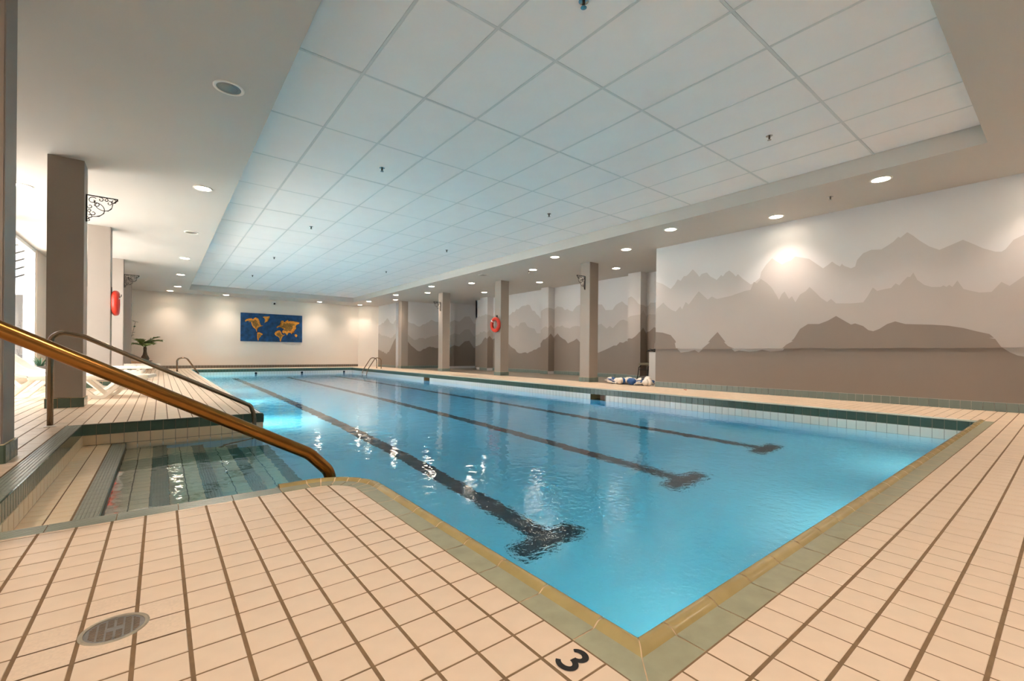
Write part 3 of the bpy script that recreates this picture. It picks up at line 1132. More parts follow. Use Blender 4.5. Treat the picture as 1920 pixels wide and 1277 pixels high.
# mortar bed under the coping
cb = MB()
cb.box(XLO, XL - 0.012, YNO, ARC_C[1], -0.2, -0.006)
cb.box(XLO, XR + 0.028, YNO, YN - 0.012, -0.2, -0.006)
# bed profile slightly under the lip so that joints show pale grout
LB = [(d, z - 0.0022) for d, z in ([(0.0, 0.0)] + PROF[2:-1] + LIPP)]


def bed(p0, p1):
    n = len(LB)
    v = []
    for fn in (p0, p1):
        v += [(*fn(d), z) for d, z in LB]
    cb.add(v, [(i, i + 1, n + i + 1, n + i) for i in range(n - 1)])


bed(lambda d: (XLO + d, YNO + d), lambda d: (XLO + d, ARC_C[1]))
bed(lambda d: (XLO + d, YNO + d), lambda d: (XR + 0.028, YNO + d))
for s in range(24):
    a0, a1 = math.pi / 2 * s / 24, math.pi / 2 * (s + 1) / 24
    bed(lambda d: fa(d, a0), lambda d: fa(d, a1))
bed(lambda d: (ARC_C[0], ARC_C[1] + ARC_R + d), lambda d: (0.473, ARC_C[1] + ARC_R + d))
cb.build('coping_grout', m_copegrout, pool)
nb = MB().box(-0.672, 0.6, 2.395, AY0 - 0.002, -0.2, -0.0035)
nb.box(-0.672, AX0 - 0.001, 2.395, AY1, -0.2, -0.0035)
nb.build('nosing_grout', m_grout, pool)
# return jets on the far wall
for x in (3.06, 4.81, 6.6):
    j = MB().lathe([(0.045, 0), (0.045, 0.012), (0.03, 0.02), (0.02, 0.02), (0.016, 0.004)], 14).build('return_jet', m_black, pool, smooth=True)
    j.location = (x, YF - 0.006, -0.195)
    j.rotation_euler = (math.pi / 2, 0, 0)

# assumed underwater lamps, unseen, added to brighten the water and the ceiling
m_pl = mat('added_pool_lamp_lens', (235, 245, 250), 0.3, emit=(0.85, 0.97, 1.0), estr=6)


def added_pool_lamp(x, y, z, rz, k=1.0):
    r = empty('added_pool_light', (x, y, z), None)
    r.parent = pool
    a = MB().lathe([(0.15, 0.0), (0.15, 0.012), (0.135, 0.02), (0.118, 0.016)], 24).build('rim', m_chrome, r)
    l = MB().lathe([(0.118, 0.010), (0.08, 0.02), (0.01, 0.024)], 24).build('lens', m_pl, r)
    ld = TR.get(('added_plamp', k))
    if ld is None:
        ld = bpy.data.lights.new('added_pool_lamp', 'AREA')
        ld.shape = 'DISK'
        ld.size = 0.26
        ld.energy = POOL_W * k
        ld.color = (1.0, 0.76, 0.64)
        TR[('added_plamp', k)] = ld
    lo = bpy.data.objects.new('beam', ld)
    lo.location = (0, 0, 0.03)
    lo.rotation_euler = (math.pi, 0, 0)
    link(lo, r)
    r.rotation_euler = (math.pi / 2, 0, rz)


for x in (1.9, 3.9, 5.9):
    added_pool_lamp(x, YN + 0.001, -0.62, math.pi, 0.17)
for y in (7.6, 10.6, 13.6, 16.6, 19.4):
    added_pool_lamp(XL + 0.001, y, -0.70, math.pi / 2)

# water body
m_water = bpy.data.materials.new('pool_water')
m_water.use_nodes = True
nt = m_water.node_tree
nt.nodes.clear()
out = nt.nodes.new('ShaderNodeOutputMaterial')
gls = nt.nodes.new('ShaderNodeBsdfGlass')
gls.inputs['IOR'].default_value = 1.333
gls.inputs['Roughness'].default_value = 0.0
ab = nt.nodes.new('ShaderNodeVolumeAbsorption')
ab.inputs['Color'].default_value = (0.03, 0.84, 0.985, 1)
ab.inputs['Density'].default_value = 0.8
tc = nt.nodes.new('ShaderNodeTexCoord')
n1 = nt.nodes.new('ShaderNodeTexNoise')
n1.inputs['Scale'].default_value = 7.0
n1.inputs['Detail'].default_value = 2.0
n2 = nt.nodes.new('ShaderNodeTexNoise')
n2.inputs['Scale'].default_value = 24.0
n2.inputs['Detail'].default_value = 3.0
nt.links.new(tc.outputs['Object'], n1.inputs['Vector'])
nt.links.new(tc.outputs['Object'], n2.inputs['Vector'])
# choppy patch in front of the near wall where the inlets stir the surface
sep = nt.nodes.new('ShaderNodeSeparateXYZ')
nt.links.new(tc.outputs['Object'], sep.inputs[0])
mr = nt.nodes.new('ShaderNodeMapRange')
mr.inputs['From Min'].default_value = 0.7
mr.inputs['From Max'].default_value = 3.4
mr.inputs['To Min'].default_value = 1.0
mr.inputs['To Max'].default_value = 0.0
mr.interpolation_type = 'SMOOTHSTEP'
nt.links.new(sep.outputs['Y'], mr.inputs['Value'])
mul = nt.nodes.new('ShaderNodeMath')
mul.operation = 'MULTIPLY'
nt.links.new(mr.outputs[0], mul.inputs[0])
nt.links.new(n2.outputs['Fac'], mul.inputs[1])
sc1 = nt.nodes.new('ShaderNodeMath')
sc1.operation = 'MULTIPLY'
sc1.inputs[1].default_value = 1.3
nt.links.new(mul.outputs[0], sc1.inputs[0])
add = nt.nodes.new('ShaderNodeMath')
add.operation = 'ADD'
nt.links.new(n1.outputs['Fac'], add.inputs[0])
nt.links.new(sc1.outputs[0], add.inputs[1])
bp = nt.nodes.new('ShaderNodeBump')
bp.inputs['Strength'].default_value = 1.0
bp.inputs['Distance'].default_value = 0.0042
nt.links.new(add.outputs[0], bp.inputs['Height'])
nt.links.new(bp.outputs[0], gls.inputs['Normal'])
nt.links.new(gls.outputs[0], out.inputs['Surface'])
nt.links.new(ab.outputs[0], out.inputs['Volume'])
ring = [(XL - .001, YN - .001), (XR + .001, YN - .001), (XR + .001, 5.815), (XR + .2, 5.815), (XR + .2, 6.205), (XR + .001, 6.205), (XR + .001, 13.195), (XR + .2, 13.195), (XR + .2, 13.605), (XR + .001, 13.605), (XR + .001, YF + .001), (XL - .001, YF + .001), (XL - .001, AY1 + .001), (AX0 - .0, AY1 + .001), (AX0 - .0, AY0 - .001)] + [(x - .001, y - .001) for x, y in reversed(arc_in)]
n = len(ring)
wv = [(x, y, WL) for x, y in ring] + [(x, y, -1.7) for x, y in ring]
wfc = [tuple(range(n)), tuple(reversed(range(n, 2 * n)))] + [(i, n + i, n + (i + 1) % n, (i + 1) % n) for i in range(n)]
water = fixn(mesh('pool_water', wv, wfc, m_water))
tag(water, 'clear blue water filling the pool and covering the lower steps', 'water', kind='stuff')

# ------------------------------------------------------------------ downlights
lamp_col = (1.0, 0.825, 0.70)


def downlight(x, y, lit, label):
    r = empty('downlight', (x, y, ZS), label, 'ceiling light', 'recessed round downlights in the soffit')
    if 'ringme' not in TR:
        o = MB().lathe([(0.118, 0.0), (0.118, -0.006), (0.108, -0.010), (0.095, -0.008), (0.092, 0.004)], 28).build('trim_ring', m_ring_trim, r, smooth=True)
        o.data.polygons.foreach_set('use_smooth', [False] * len(o.data.polygons))
        # open the inner face: remove caps
        bm = bmesh.new()
        bm.from_mesh(o.data)
        bmesh.ops.delete(bm, geom=[f for f in bm.faces if len(f.verts) > 4], context='FACES')
        bmesh.ops.recalc_face_normals(bm, faces=bm.faces)
        bm.to_mesh(o.data)
        bm.free()
        TR['ringme'] = o.data
        p = MB().lathe([(0.0925, -0.0030), (0.06, -0.0045), (0.01, -0.005)], 24).build('lens', m_lampon, r)
        TR['lenson'] = p.data
        if not lit:
            p.data = p.data.copy()
    else:
        link(bpy.data.objects.new('trim_ring', TR['ringme']), r)
    if lit:
        if len([c for c in r.children if c.name.startswith('lens')]) == 0:
            link(bpy.data.objects.new('lens', TR['lenson']), r)
        ld = TR.get('spot')
        if ld is None:
            ld = bpy.data.lights.new('downlight_beam', 'SPOT')
            ld.energy = LAMP_W
            ld.color = lamp_col
            ld.spot_size = math.radians(112)
            ld.spot_blend = 1.0
            ld.shadow_soft_size = 0.07
            TR['spot'] = ld
        lo = bpy.data.objects.new('beam', ld)
        lo.location = (0, 0, -0.03)
        link(lo, r)
    else:
        if 'lensoff' not in TR:
            p = MB().lathe([(0.092, -0.004), (0.085, 0.0), (0.06, -0.006), (0.01, -0.008)], 24).build('lens', m_lampoff, r)
            TR['lensoff'] = p.data
        else:
            link(bpy.data.objects.new('lens', TR['lensoff']), r)


ORD = ['first', 'second', 'third', 'fourth', 'fifth', 'sixth', 'seventh', 'eighth']
vis = 0
for i, y in enumerate((1.567, 4.59, 7.627, 13.728, 16.696, 19.613)):
    downlight(7.29, y, True, '%s lit downlight counting away, row beside the recessed ceiling edge on the right' % ORD[i])
for i, y in enumerate((3.065, 6.072, 9.166, 12.219, 15.263, 18.213)):
    downlight(7.94, y, True, '%s lit downlight counting away, row along the column line on the right' % ORD[i])
for i, y in enumerate((7.573, 10.616, 13.712)):
    downlight(9.48, y, True, '%s lit downlight counting away, inside the recess behind the right columns' % ORD[i])
for i, y in enumerate((4.58, 7.627, 10.60, 13.634, 16.653, 19.746)):
    downlight(0.45, y, i not in (0, 2), ['unlit downlight on the upper left soffit', 'nearest lit downlight on the left soffit', 'unlit downlight between two lit ones on the left soffit', 'second lit downlight on the left soffit', 'third lit downlight on the left soffit', 'farthest lit downlight of the left soffit row'][i])
downlight(-1.541, 9.138, True, 'lit downlight over the loungers, beside the left column')
for i, x in enumerate((0.26, 2.062, 5.663, 7.513)):
    downlight(x, 21.36, True, 'lit downlight by the far wall, %s' % ['left of the ceiling recess', 'left above the painting', 'right of the painting', 'in the far right corner'][i])
for i, (x, y) in enumerate(((7.29, -1.45), (7.94, 0.05), (0.45, 1.54), (0.45, -1.5), (2.6, -0.6), (4.8, -0.6), (-1.54, 3.04))):  # assumed lamps outside the view, added to light the near deck and soffit
    downlight(x, y, True, 'assumed lit downlight out of view, number %s' % ORD[i])

# ------------------------------------------------------------------ sprinklers, detector, camera
spk = []


def sprinkler(x, y, z, label):
    r = empty('sprinkler', (x, y, z), label, 'sprinkler', 'ceiling sprinkler heads')
    if 'esc' not in TR:
        a = MB().lathe([(0.036, 0), (0.036, -0.003), (0.018, -0.007)], 18).build('escutcheon', m_chrome, r)
        b_ = MB().lathe([(0.010, -0.005), (0.010, -0.03), (0.006, -0.034), (0.006, -0.042)], 10)
        for s in (-1, 1):
            b_.tube([(s * 0.008, 0, -0.016), (s * 0.014, 0, -0.03), (s * 0.004, 0, -0.046)], 0.0025, 6)
        b_ = b_.build('head', mat('bronze_head', (70, 58, 48), 0.4, metal=0.8), r)
        c_ = MB().lathe([(0.022, -0.046), (0.022, -0.048), (0.004, -0.049)], 14).build('deflector', m_chrome, r)
        TR['esc'] = (a.data, b_.data, c_.data)
    else:
        for nm, me in zip(('escutcheon', 'head', 'deflector'), TR['esc']):
            link(bpy.data.objects.new(nm, me), r)


for i, y in enumerate((2.17, 5.83, 9.45, 13.14, 16.7)):
    sprinkler(2.335, y, ZC - .0015, '%s sprinkler head counting away, left half of the panel ceiling' % ORD[i])
for i, y in enumerate((2.17, 5.83, 9.45, 13.14)):
    sprinkler(5.42, y, ZC - .0015, '%s sprinkler head counting away, right half of the panel ceiling' % ORD[i])
sprinkler(7.546, 2.194, ZS, 'sprinkler head on the right soffit above the mural')
sprinkler(8.0, 9.41, ZS, 'sprinkler head on the soffit near the right columns')
dt = empty('speaker_grille', (7.344, 10.684, ZS), 'small square vent on the right soffit near the ring column', 'vent')
MB().bbox(-0.11, 0.11, -0.11, 0.11, -0.012, 0, 0.003).build('frame', m_ring_trim, dt)
for i in range(5):
    MB().bbox(-0.09, 0.09, -0.08 + i * .04 - .008, -0.08 + i * .04 + .008, -0.018, -0.011, 0.002).build('slat', mat('vent_slat', (170, 164, 156), 0.5), dt)
sc_ = empty('security_camera', (3.93, YFAR, 2.86), 'small white security camera on the far wall above the painting', 'camera')
MB().bbox(-0.05, 0.05, -0.02, 0.0, -0.05, 0.06, 0.006).build('mount', m_white_paint, sc_)
MB().tube([(0, -0.02, 0.02), (-0.02, -0.08, 0.02), (-0.03, -0.11, -0.01)], 0.015, 8).build('arm', m_white_paint, sc_, True)
bd = MB().lathe([(0.05, 0.0), (0.058, 0.03), (0.055, 0.16), (0.03, 0.18)], 16).build('housing', m_white_paint, sc_, True)
bd.location = (-0.03, -0.20, -0.06)
bd.rotation_euler = (math.radians(-70), 0, 0.3)
ln = MB().lathe([(0.044, 0.0), (0.04, -0.012), (0.02, -0.02)], 16).build('lens', m_black, sc_, True)
ln.location = (-0.03, -0.20, -0.06)
ln.rotation_euler = (math.radians(-70), 0, 0.3)

# ------------------------------------------------------------------ iron brackets


def spiral(c, r0, r1, a0, a1, n=18):
    return [(c[0] + (r0 + (r1 - r0) * k / n) * math.cos(a0 + (a1 - a0) * k / n), 0, c[1] + (r0 + (r1 - r0) * k / n) * math.sin(a0 + (a1 - a0) * k / n)) for k in range(n + 1)]


def bracket(loc, sx, label):
    r = empty('scroll_bracket', loc, label, 'bracket', 'black scrolled iron brackets')
    t = 0.0045
    a = MB()
    a.bbox(-0.0, 0.012, -0.012, 0.012, -0.335, 0.005, 0.002)
    a.bbox(0.0, 0.30, -0.008, 0.008, -0.006, 0.005, 0.002)
    a = a.build('frame', m_black, r)
    b_ = MB()
    arcs = [
        spiral((0.085, -0.165), 0.085, 0.085, math.radians(110), math.radians(-80), 22),
        spiral((0.165, -0.085), 0.085, 0.085, math.radians(-20 + 180), math.radians(330), 22),
        spiral((0.255, -0.035), 0.030, 0.010, math.radians(90), math.radians(-260)),
        spiral((0.035, -0.255), 0.030, 0.010, math.radians(180), math.radians(540 - 20)),
        spiral((0.215, -0.065), 0.030, 0.008, math.radians(100), math.radians(-240)),
        spiral((0.065, -0.215), 0.032, 0.008, math.radians(170), math.radians(500)),
        spiral((0.06, -0.06), 0.045, 0.012, math.radians(45), math.radians(400)),
        spiral((0.135, -0.035), 0.030, 0.008, math.radians(120), math.radians(-240)),
        spiral((0.035, -0.135), 0.030, 0.008, math.radians(150), math.radians(510)),
        spiral((0.10, -0.10), 0.03, 0.008, math.radians(200), math.radians(560)),
        spiral((0.185, -0.03), 0.022, 0.007, math.radians(90), math.radians(-260)),
        spiral((0.03, -0.185), 0.022, 0.007, math.radians(180), math.radians(530)),
        spiral((0.022, -0.305), 0.020, 0.006, math.radians(180), math.radians(500)),
        spiral((0.285, -0.018), 0.014, 0.005, math.radians(100), math.radians(-200)),
        [(0.012, 0, -0.30), (0.06, 0, -0.26), (0.12, 0, -0.25), (0.168, 0, -0.2)],
        [(0.29, 0, -0.012), (0.25, 0, -0.06), (0.24, 0, -0.12), (0.2, 0, -0.17)],
    ]
    for i, p in enumerate(arcs):
        q = MB().tube(p, t, 6)
        q.build('scroll', m_black, r, True)
    r.scale = (sx, 1, 1)


bracket((-0.742, 7.62, 2.62), 1, 'scrolled black iron bracket on the nearest left column')
bracket((-0.745, 14.95, 2.62), 1, 'scrolled black iron bracket on the third left column')
bracket((8.33, 7.62, 2.64), -1, 'scrolled black iron bracket on the nearest right column')
bracket((8.33, 14.95, 2.62), -1, 'scrolled black iron bracket on the third right column')

# ------------------------------------------------------------------ ring buoys


def ringbuoy(loc, sx, label):
    r = empty('ring_buoy', loc, label, 'life ring', 'red ring buoys on the columns')
    n, m_ = 40, 14
    R0, rr = 0.185, 0.056
    v, f = [], []
    for i in range(n):
        a = 2 * math.pi * i / n
        for j in range(m_):
            b_ = 2 * math.pi * j / m_
            q = R0 + rr * math.cos(b_)
            v.append((rr * math.sin(b_) * 0.95, q * math.cos(a), q * math.sin(a)))
    for i in range(n):
        for j in range(m_):
            f.append((i * m_ + j, i * m_ + (j + 1) % m_, ((i + 1) % n) * m_ + (j + 1) % m_, ((i + 1) % n) * m_ + j))
    fixn(mesh('ring', v, f, m_red, r, True))
    # short white bands
    for a0 in (math.radians(42), math.radians(132), math.radians(222), math.radians(312)):
        v, f = [], []
        S_ = 4
        w = 0.10 if a0 == math.radians(42) else 0.02
        for i in range(S_ + 1):
            a = a0 - w + 2 * w * i / S_
            for j in range(m_):
                b_ = 2 * math.pi * j / m_
                q = R0 + (rr + .002) * math.cos(b_)
                v.append(((rr + .002) * math.sin(b_) * .95, q * math.cos(a), q * math.sin(a)))
        for i in range(S_):
            for j in range(m_):
                f.append((i * m_ + j, i * m_ + (j + 1) % m_, (i + 1) * m_ + (j + 1) % m_, (i + 1) * m_ + j))
        fixn(mesh('band', v, f, m_white_paint if w > .05 else m_red, r, True))
    h = MB()
    h.bbox(-sx * 0.06 - 0.006, -sx * 0.06 + 0.006, -0.03, 0.03, 0.08, 0.30, 0.002)
    h.tube(fillet([(-sx * 0.06, 0, 0.13), (sx * 0.0, 0, 0.12), (sx * 0.075, 0, 0.12), (sx * 0.08, 0, 0.17)], 0.02, 5), 0.006, 8)
    h.build('hook', m_black, r)


ringbuoy((8.33 - 0.064, 11.33, 1.60), -1, 'red ring buoy hung on the second right column')
ringbuoy((-0.742 + 0.064, 11.29, 1.585), 1, 'red ring buoy hung edge-on on the second left column')

# ------------------------------------------------------------------ painting
pt = empty('painting', (3.86, YFAR, 1.74), 'wide blue painting of an orange world map on the far wall', 'painting')
m_cv = mat('painting_blue', (8, 66, 112), 0.6, noise=0.45, nscale=7)
MB().bbox(-1.215, 1.215, -0.045, -0.001, -0.61, 0.61, 0.006).build('canvas', m_cv, pt)
m_or = mat('painting_orange', (226, 142, 40), 0.6, noise=0.35, nscale=22)
m_ol = mat('painting_ochre', (150, 104, 34), 0.6, noise=0.5, nscale=30)
m_rs = mat('painting_rust', (92, 44, 26), 0.6, noise=0.4, nscale=26)
# outlines of the painted land (marks read in a 1920x960 grid over the canvas)
LAND = {
    'north_america': [(345, 370), (365, 345), (420, 325), (480, 320), (510, 345), (535, 320), (565, 300), (605, 315), (630, 335), (655, 400), (665, 445), (680, 475), (735, 485), (690, 500), (640, 515), (605, 535), (590, 560), (600, 600), (605, 625), (590, 615), (570, 560), (545, 540), (515, 520), (490, 470), (475, 420), (465, 380), (420, 372), (385, 375), (350, 395)],
    'greenland': [(720, 295), (760, 280), (820, 285), (880, 278), (875, 310), (840, 330), (825, 355), (845, 380), (810, 400), (780, 415), (765, 430), (770, 390), (775, 350), (755, 315)],
    'south_america': [(605, 640), (650, 632), (690, 650), (728, 668), (720, 690), (695, 700), (675, 735), (645, 765), (630, 800), (628, 825), (615, 795), (605, 740), (612, 690)],
    'eurasia': [(1035, 525), (1070, 495), (1130, 475), (1150, 460), (1120, 420), (1150, 380), (1195, 380), (1190, 405), (1220, 415), (1260, 385), (1295, 365), (1310, 395), (1360, 390), (1450, 400), (1500, 412), (1570, 430), (1560, 455), (1510, 470), (1480, 500), (1490, 560), (1455, 595), (1440, 625), (1445, 655), (1420, 635), (1390, 640), (1385, 680), (1355, 645), (1310, 650), (1275, 710), (1255, 670), (1225, 650), (1200, 665), (1165, 640), (1170, 600), (1215, 580), (1190, 555), (1150, 530), (1130, 495), (1090, 515), (1045, 540)],
    'africa': [(990, 665), (1015, 625), (1060, 600), (1105, 595), (1140, 625), (1150, 665), (1180, 695), (1235, 690), (1200, 715), (1170, 740), (1150, 790), (1135, 840), (1115, 830), (1105, 770), (1075, 735), (1030, 715), (1000, 690)],
    'australia': [(1455, 700), (1480, 680), (1505, 685), (1525, 715), (1500, 750), (1475, 735)],
}


def cv(p):
    # canvas corners in that grid: TL(255,187) TR(1645,277) BL(243,825) BR(1635,865)
    u = (p[0] - 250) / (1640 - 250)
    top = 187 + (277 - 187) * u
    bot = 825 + (865 - 825) * u
    w = (p[1] - top) / (bot - top)
    return (-1.215 + 2.43 * u, 0.61 - 1.22 * w)


def shrink(P, k):
    cx = sum(p[0] for p in P) / len(P)
    cz = sum(p[1] for p in P) / len(P)
    return [(cx + (p[0] - cx) * k, cz + (p[1] - cz) * k) for p in P]


for nm, P in LAND.items():
    Q = [cv(p) for p in P]
    for kk, mm, yy in ((1.045, m_rs, -0.0462), (1.0, m_or, -0.0475), (0.62, m_ol, -0.0486)):
        if kk < 1 and nm in ('australia', 'greenland'):
            continue
        S = shrink(Q, kk)
        bm = bmesh.new()
        vs = [bm.verts.new((x, yy, z)) for x, z in S]
        fc = bm.faces.new(vs)
        bmesh.ops.triangulate(bm, faces=[fc])
        bmesh.ops.recalc_face_normals(bm, faces=bm.faces)
        if sum(f.normal.y for f in bm.faces) > 0:
            bmesh.ops.reverse_faces(bm, faces=bm.faces)
        me = bpy.data.meshes.new('painted_land')
        bm.to_mesh(me)
        bm.free()
        me.materials.append(mm)
        link(bpy.data.objects.new('painted_land', me), pt)

# ------------------------------------------------------------------ hand rails


def rail(name, pts, rad, fil, m_, loc, label, flange=None, cat='handrail', group=None):
    r = empty(name, loc, label, cat, group)
    L = Vector(loc)
    P = [Vector(p) - L for p in pts]
    o = MB().tube(fillet(P, fil, 10), rad, 16).build('rail_tube', m_, r, True)
    for fl in flange or []:
        f_ = MB().lathe([(rad * 1.9, 0.0), (rad * 1.9, 0.004), (rad * 1.15, 0.014), (rad * 1.02, 0.014)], 20).build('flange', mat('flange', (214, 204, 188), 0.35), r)
        f_.location = Vector(fl) - L
    return r


yr = 5.60
rail('handrail', [(-0.772, 5.66, 0), (-0.772, 5.66, 0.862), (-0.56, 5.655, 0.814), (0.775, yr, 0.094), (0.812, yr, -0.02), (0.812, yr, -0.42), (0.55, yr, -0.60), (0.50, yr, -0.72)], 0.0215,
     [0.17, 0.22, 0.06, 0.3, 0.12, 0.08], m_steel, (-0.772, 5.66, 0), 'slim bronze handrail on the far side of the pool steps', [(-0.772, 5.66, 0.0)])
yn = 2.565
rail('handrail', [(-1.45, yn, 0), (-1.45, yn, 1.20), (-1.05, yn, 1.08), (0.635, yn, 0.135), (0.742, yn, 0.02), (0.752, yn, -0.35), (0.5, yn, -0.58), (0.45, yn, -0.715)], 0.031,
     [0.25, 0.3, 0.16, 0.10, 0.12, 0.08], m_bronze, (-1.45, yn, 0), 'thick golden bronze handrail crossing the left foreground', [(-1.45, yn, 0.0)])
# ladders
for sx, xd, xp, nm, lb in ((1, 7.45, 6.80, 'pool_ladder', 'steel pool ladder with two bowed rails at the far right corner'), (-1, 0.43, 1.06, 'pool_ladder', 'steel pool ladder rails at the far left of the pool')):
    r = empty(nm, (xd, 18.78, 0), lb, 'pool ladder', 'pool ladders')
    for yy in (-0.25, 0.25):
        P = [(0, yy, 0), (0, yy, 0.42), (-sx * 0.24, yy, 0.49), (xp - xd + sx * .05, yy, -0.06), (xp - xd, yy, -0.3), (xp - xd, yy, -0.95)]
        MB().tube(fillet(P, [0.12, 0.16, 0.2, 0.2], 10), 0.019, 12).build('rail_tube', m_steel, r, True)
        f_ = MB().lathe([(0.04, 0), (0.04, 0.004), (0.022, 0.012)], 16).build('flange', m_chrome, r)
        f_.location = (0, yy, 0)
    for z in (-0.24, -0.5, -0.78):
        MB().bbox(xp - xd - 0.05, xp - xd + 0.05, -0.25, 0.25, z - 0.012, z + .012, 0.004).build('tread', m_white_paint, r)

# ------------------------------------------------------------------ drain and depth marker
dr = empty('floor_drain', (drain_c[0], drain_c[1], 0), 'round slotted metal floor drain in the near left deck', 'drain')
rim = MB().lathe([(DR, -0.012), (DR, 0.0005), (DR - 0.004, 0.0015), (DR - 0.009, 0.0008), (DR - 0.0095, -0.004)], 40)
rim = rim.build('rim', mat('drain_rim', (172, 162, 142), 0.45, metal=0.5, noise=0.1, nscale=50), dr)
bm = bmesh.new()
bm.from_mesh(rim.data)
bmesh.ops.delete(bm, geom=[f for f in bm.faces if len(f.verts) > 4], context='FACES')
bm.to_mesh(rim.data)
bm.free()
MB().lathe([(DR - .009, -0.05), (DR - .009, -0.0495), (0.001, -0.0495)], 32).build('sump', mat('sump_black', (8, 7, 6), 0.9), dr)
G = 92
R1 = DR - 0.0098
cell = 2 * R1 / G
bm = bmesh.new()
vmap = {}
rot = math.radians(0)


def slot(x, y):
    if math.hypot(x, y) > R1 * 0.90:
        return False
    if abs(x) < 0.019 and abs(y) < 0.010:
        return False
    cx_ = (x + 0.5 * 0.0165) % 0.0165
    cy_ = (y + 0.5 * 0.0074) % 0.0074
    return abs(cx_ - 0.00825) > 0.0021 and abs(cy_ - 0.0037) > 0.0013


for i in range(G):
    for j in range(G):
        x, y = -R1 + (i + .5) * cell, -R1 + (j + .5) * cell
        if math.hypot(x, y) > R1 or slot(x, y):
            continue
        q = []
        for di, dj in ((0, 0), (1, 0), (1, 1), (0, 1)):
            k = (i + di, j + dj)
            if k not in vmap:
                vmap[k] = bm.verts.new((-R1 + (i + di) * cell, -R1 + (j + dj) * cell, -0.0005))
            q.append(vmap[k])
        bm.faces.new(q)
ret = bmesh.ops.extrude_face_region(bm, geom=list(bm.faces))
for e in ret['geom']:
    if isinstance(e, bmesh.types.BMVert):
        e.co.z -= 0.004
bmesh.ops.recalc_face_normals(bm, faces=bm.faces)
me = bpy.data.meshes.new('grate')
bm.to_mesh(me)
bm.free()
me.materials.append(m_metal)
link(bpy.data.objects.new('grate', me), dr)
for s in (-1, 1):
    MB().lathe([(0.004, 0.0), (0.0035, 0.0012), (0.001, 0.0015)], 10, (s * 0.0, s * 0.047, -0.0004)).build('screw', m_chrome, dr)

dm = empty('depth_marker', (0.729, 0.694, 0.0006), 'black painted numeral 3 on a deck tile at the pool corner', 'depth marker')


def stroke(path, w):
    """flat ribbon along a 2-D path"""
    n = len(path)
    v = []
    for i in range(n):
        a = path[max(0, i - 1)]
        b_ = path[min(n - 1, i + 1)]
        d = Vector((b_[0] - a[0], b_[1] - a[1])).normalized()
        nn = Vector((-d.y, d.x))
        ww = w[i] if hasattr(w, '__len__') else w
        v.append((path[i][0] + nn.x * ww / 2, path[i][1] + nn.y * ww / 2))
        v.append((path[i][0] - nn.x * ww / 2, path[i][1] - nn.y * ww / 2))
    f = [(2 * i, 2 * i + 1, 2 * i + 3, 2 * i + 2) for i in range(n - 1)]
    return v, f


dig = MB()
# glyph space: x right, y up, height 0.076
for cy_, rx, ry, a0, a1 in ((0.0185, 0.0185, 0.0150, 160, -88), (-0.0175, 0.0215, 0.0165, 92, -158)):
    path = [(-0.002 + rx * math.cos(math.radians(a0 + (a1 - a0) * k / 24)), cy_ + ry * math.sin(math.radians(a0 + (a1 - a0) * k / 24))) for k in range(25)]
    wds = [0.0115 + 0.0035 * math.sin(math.pi * k / 24) for k in range(25)]
    v, f = stroke(path, wds)
    # glyph right -> -y world, glyph up -> +x world
    dig.add([(p[1], -p[0], 0.0002 + (0.0001 if cy_ > 0 else 0)) for p in v], f)
dg_ = fixn(dig.build('numeral', mat('numeral_paint', (26, 22, 20), 0.5, noise=0.2, nscale=200), dm))
bm = bmesh.new()
bm.from_mesh(dg_.data)
for f in bm.faces:
    if f.normal.z < 0:
        f.normal_flip()
bm.to_mesh(dg_.data)
bm.free()

# ------------------------------------------------------------------ sun loungers


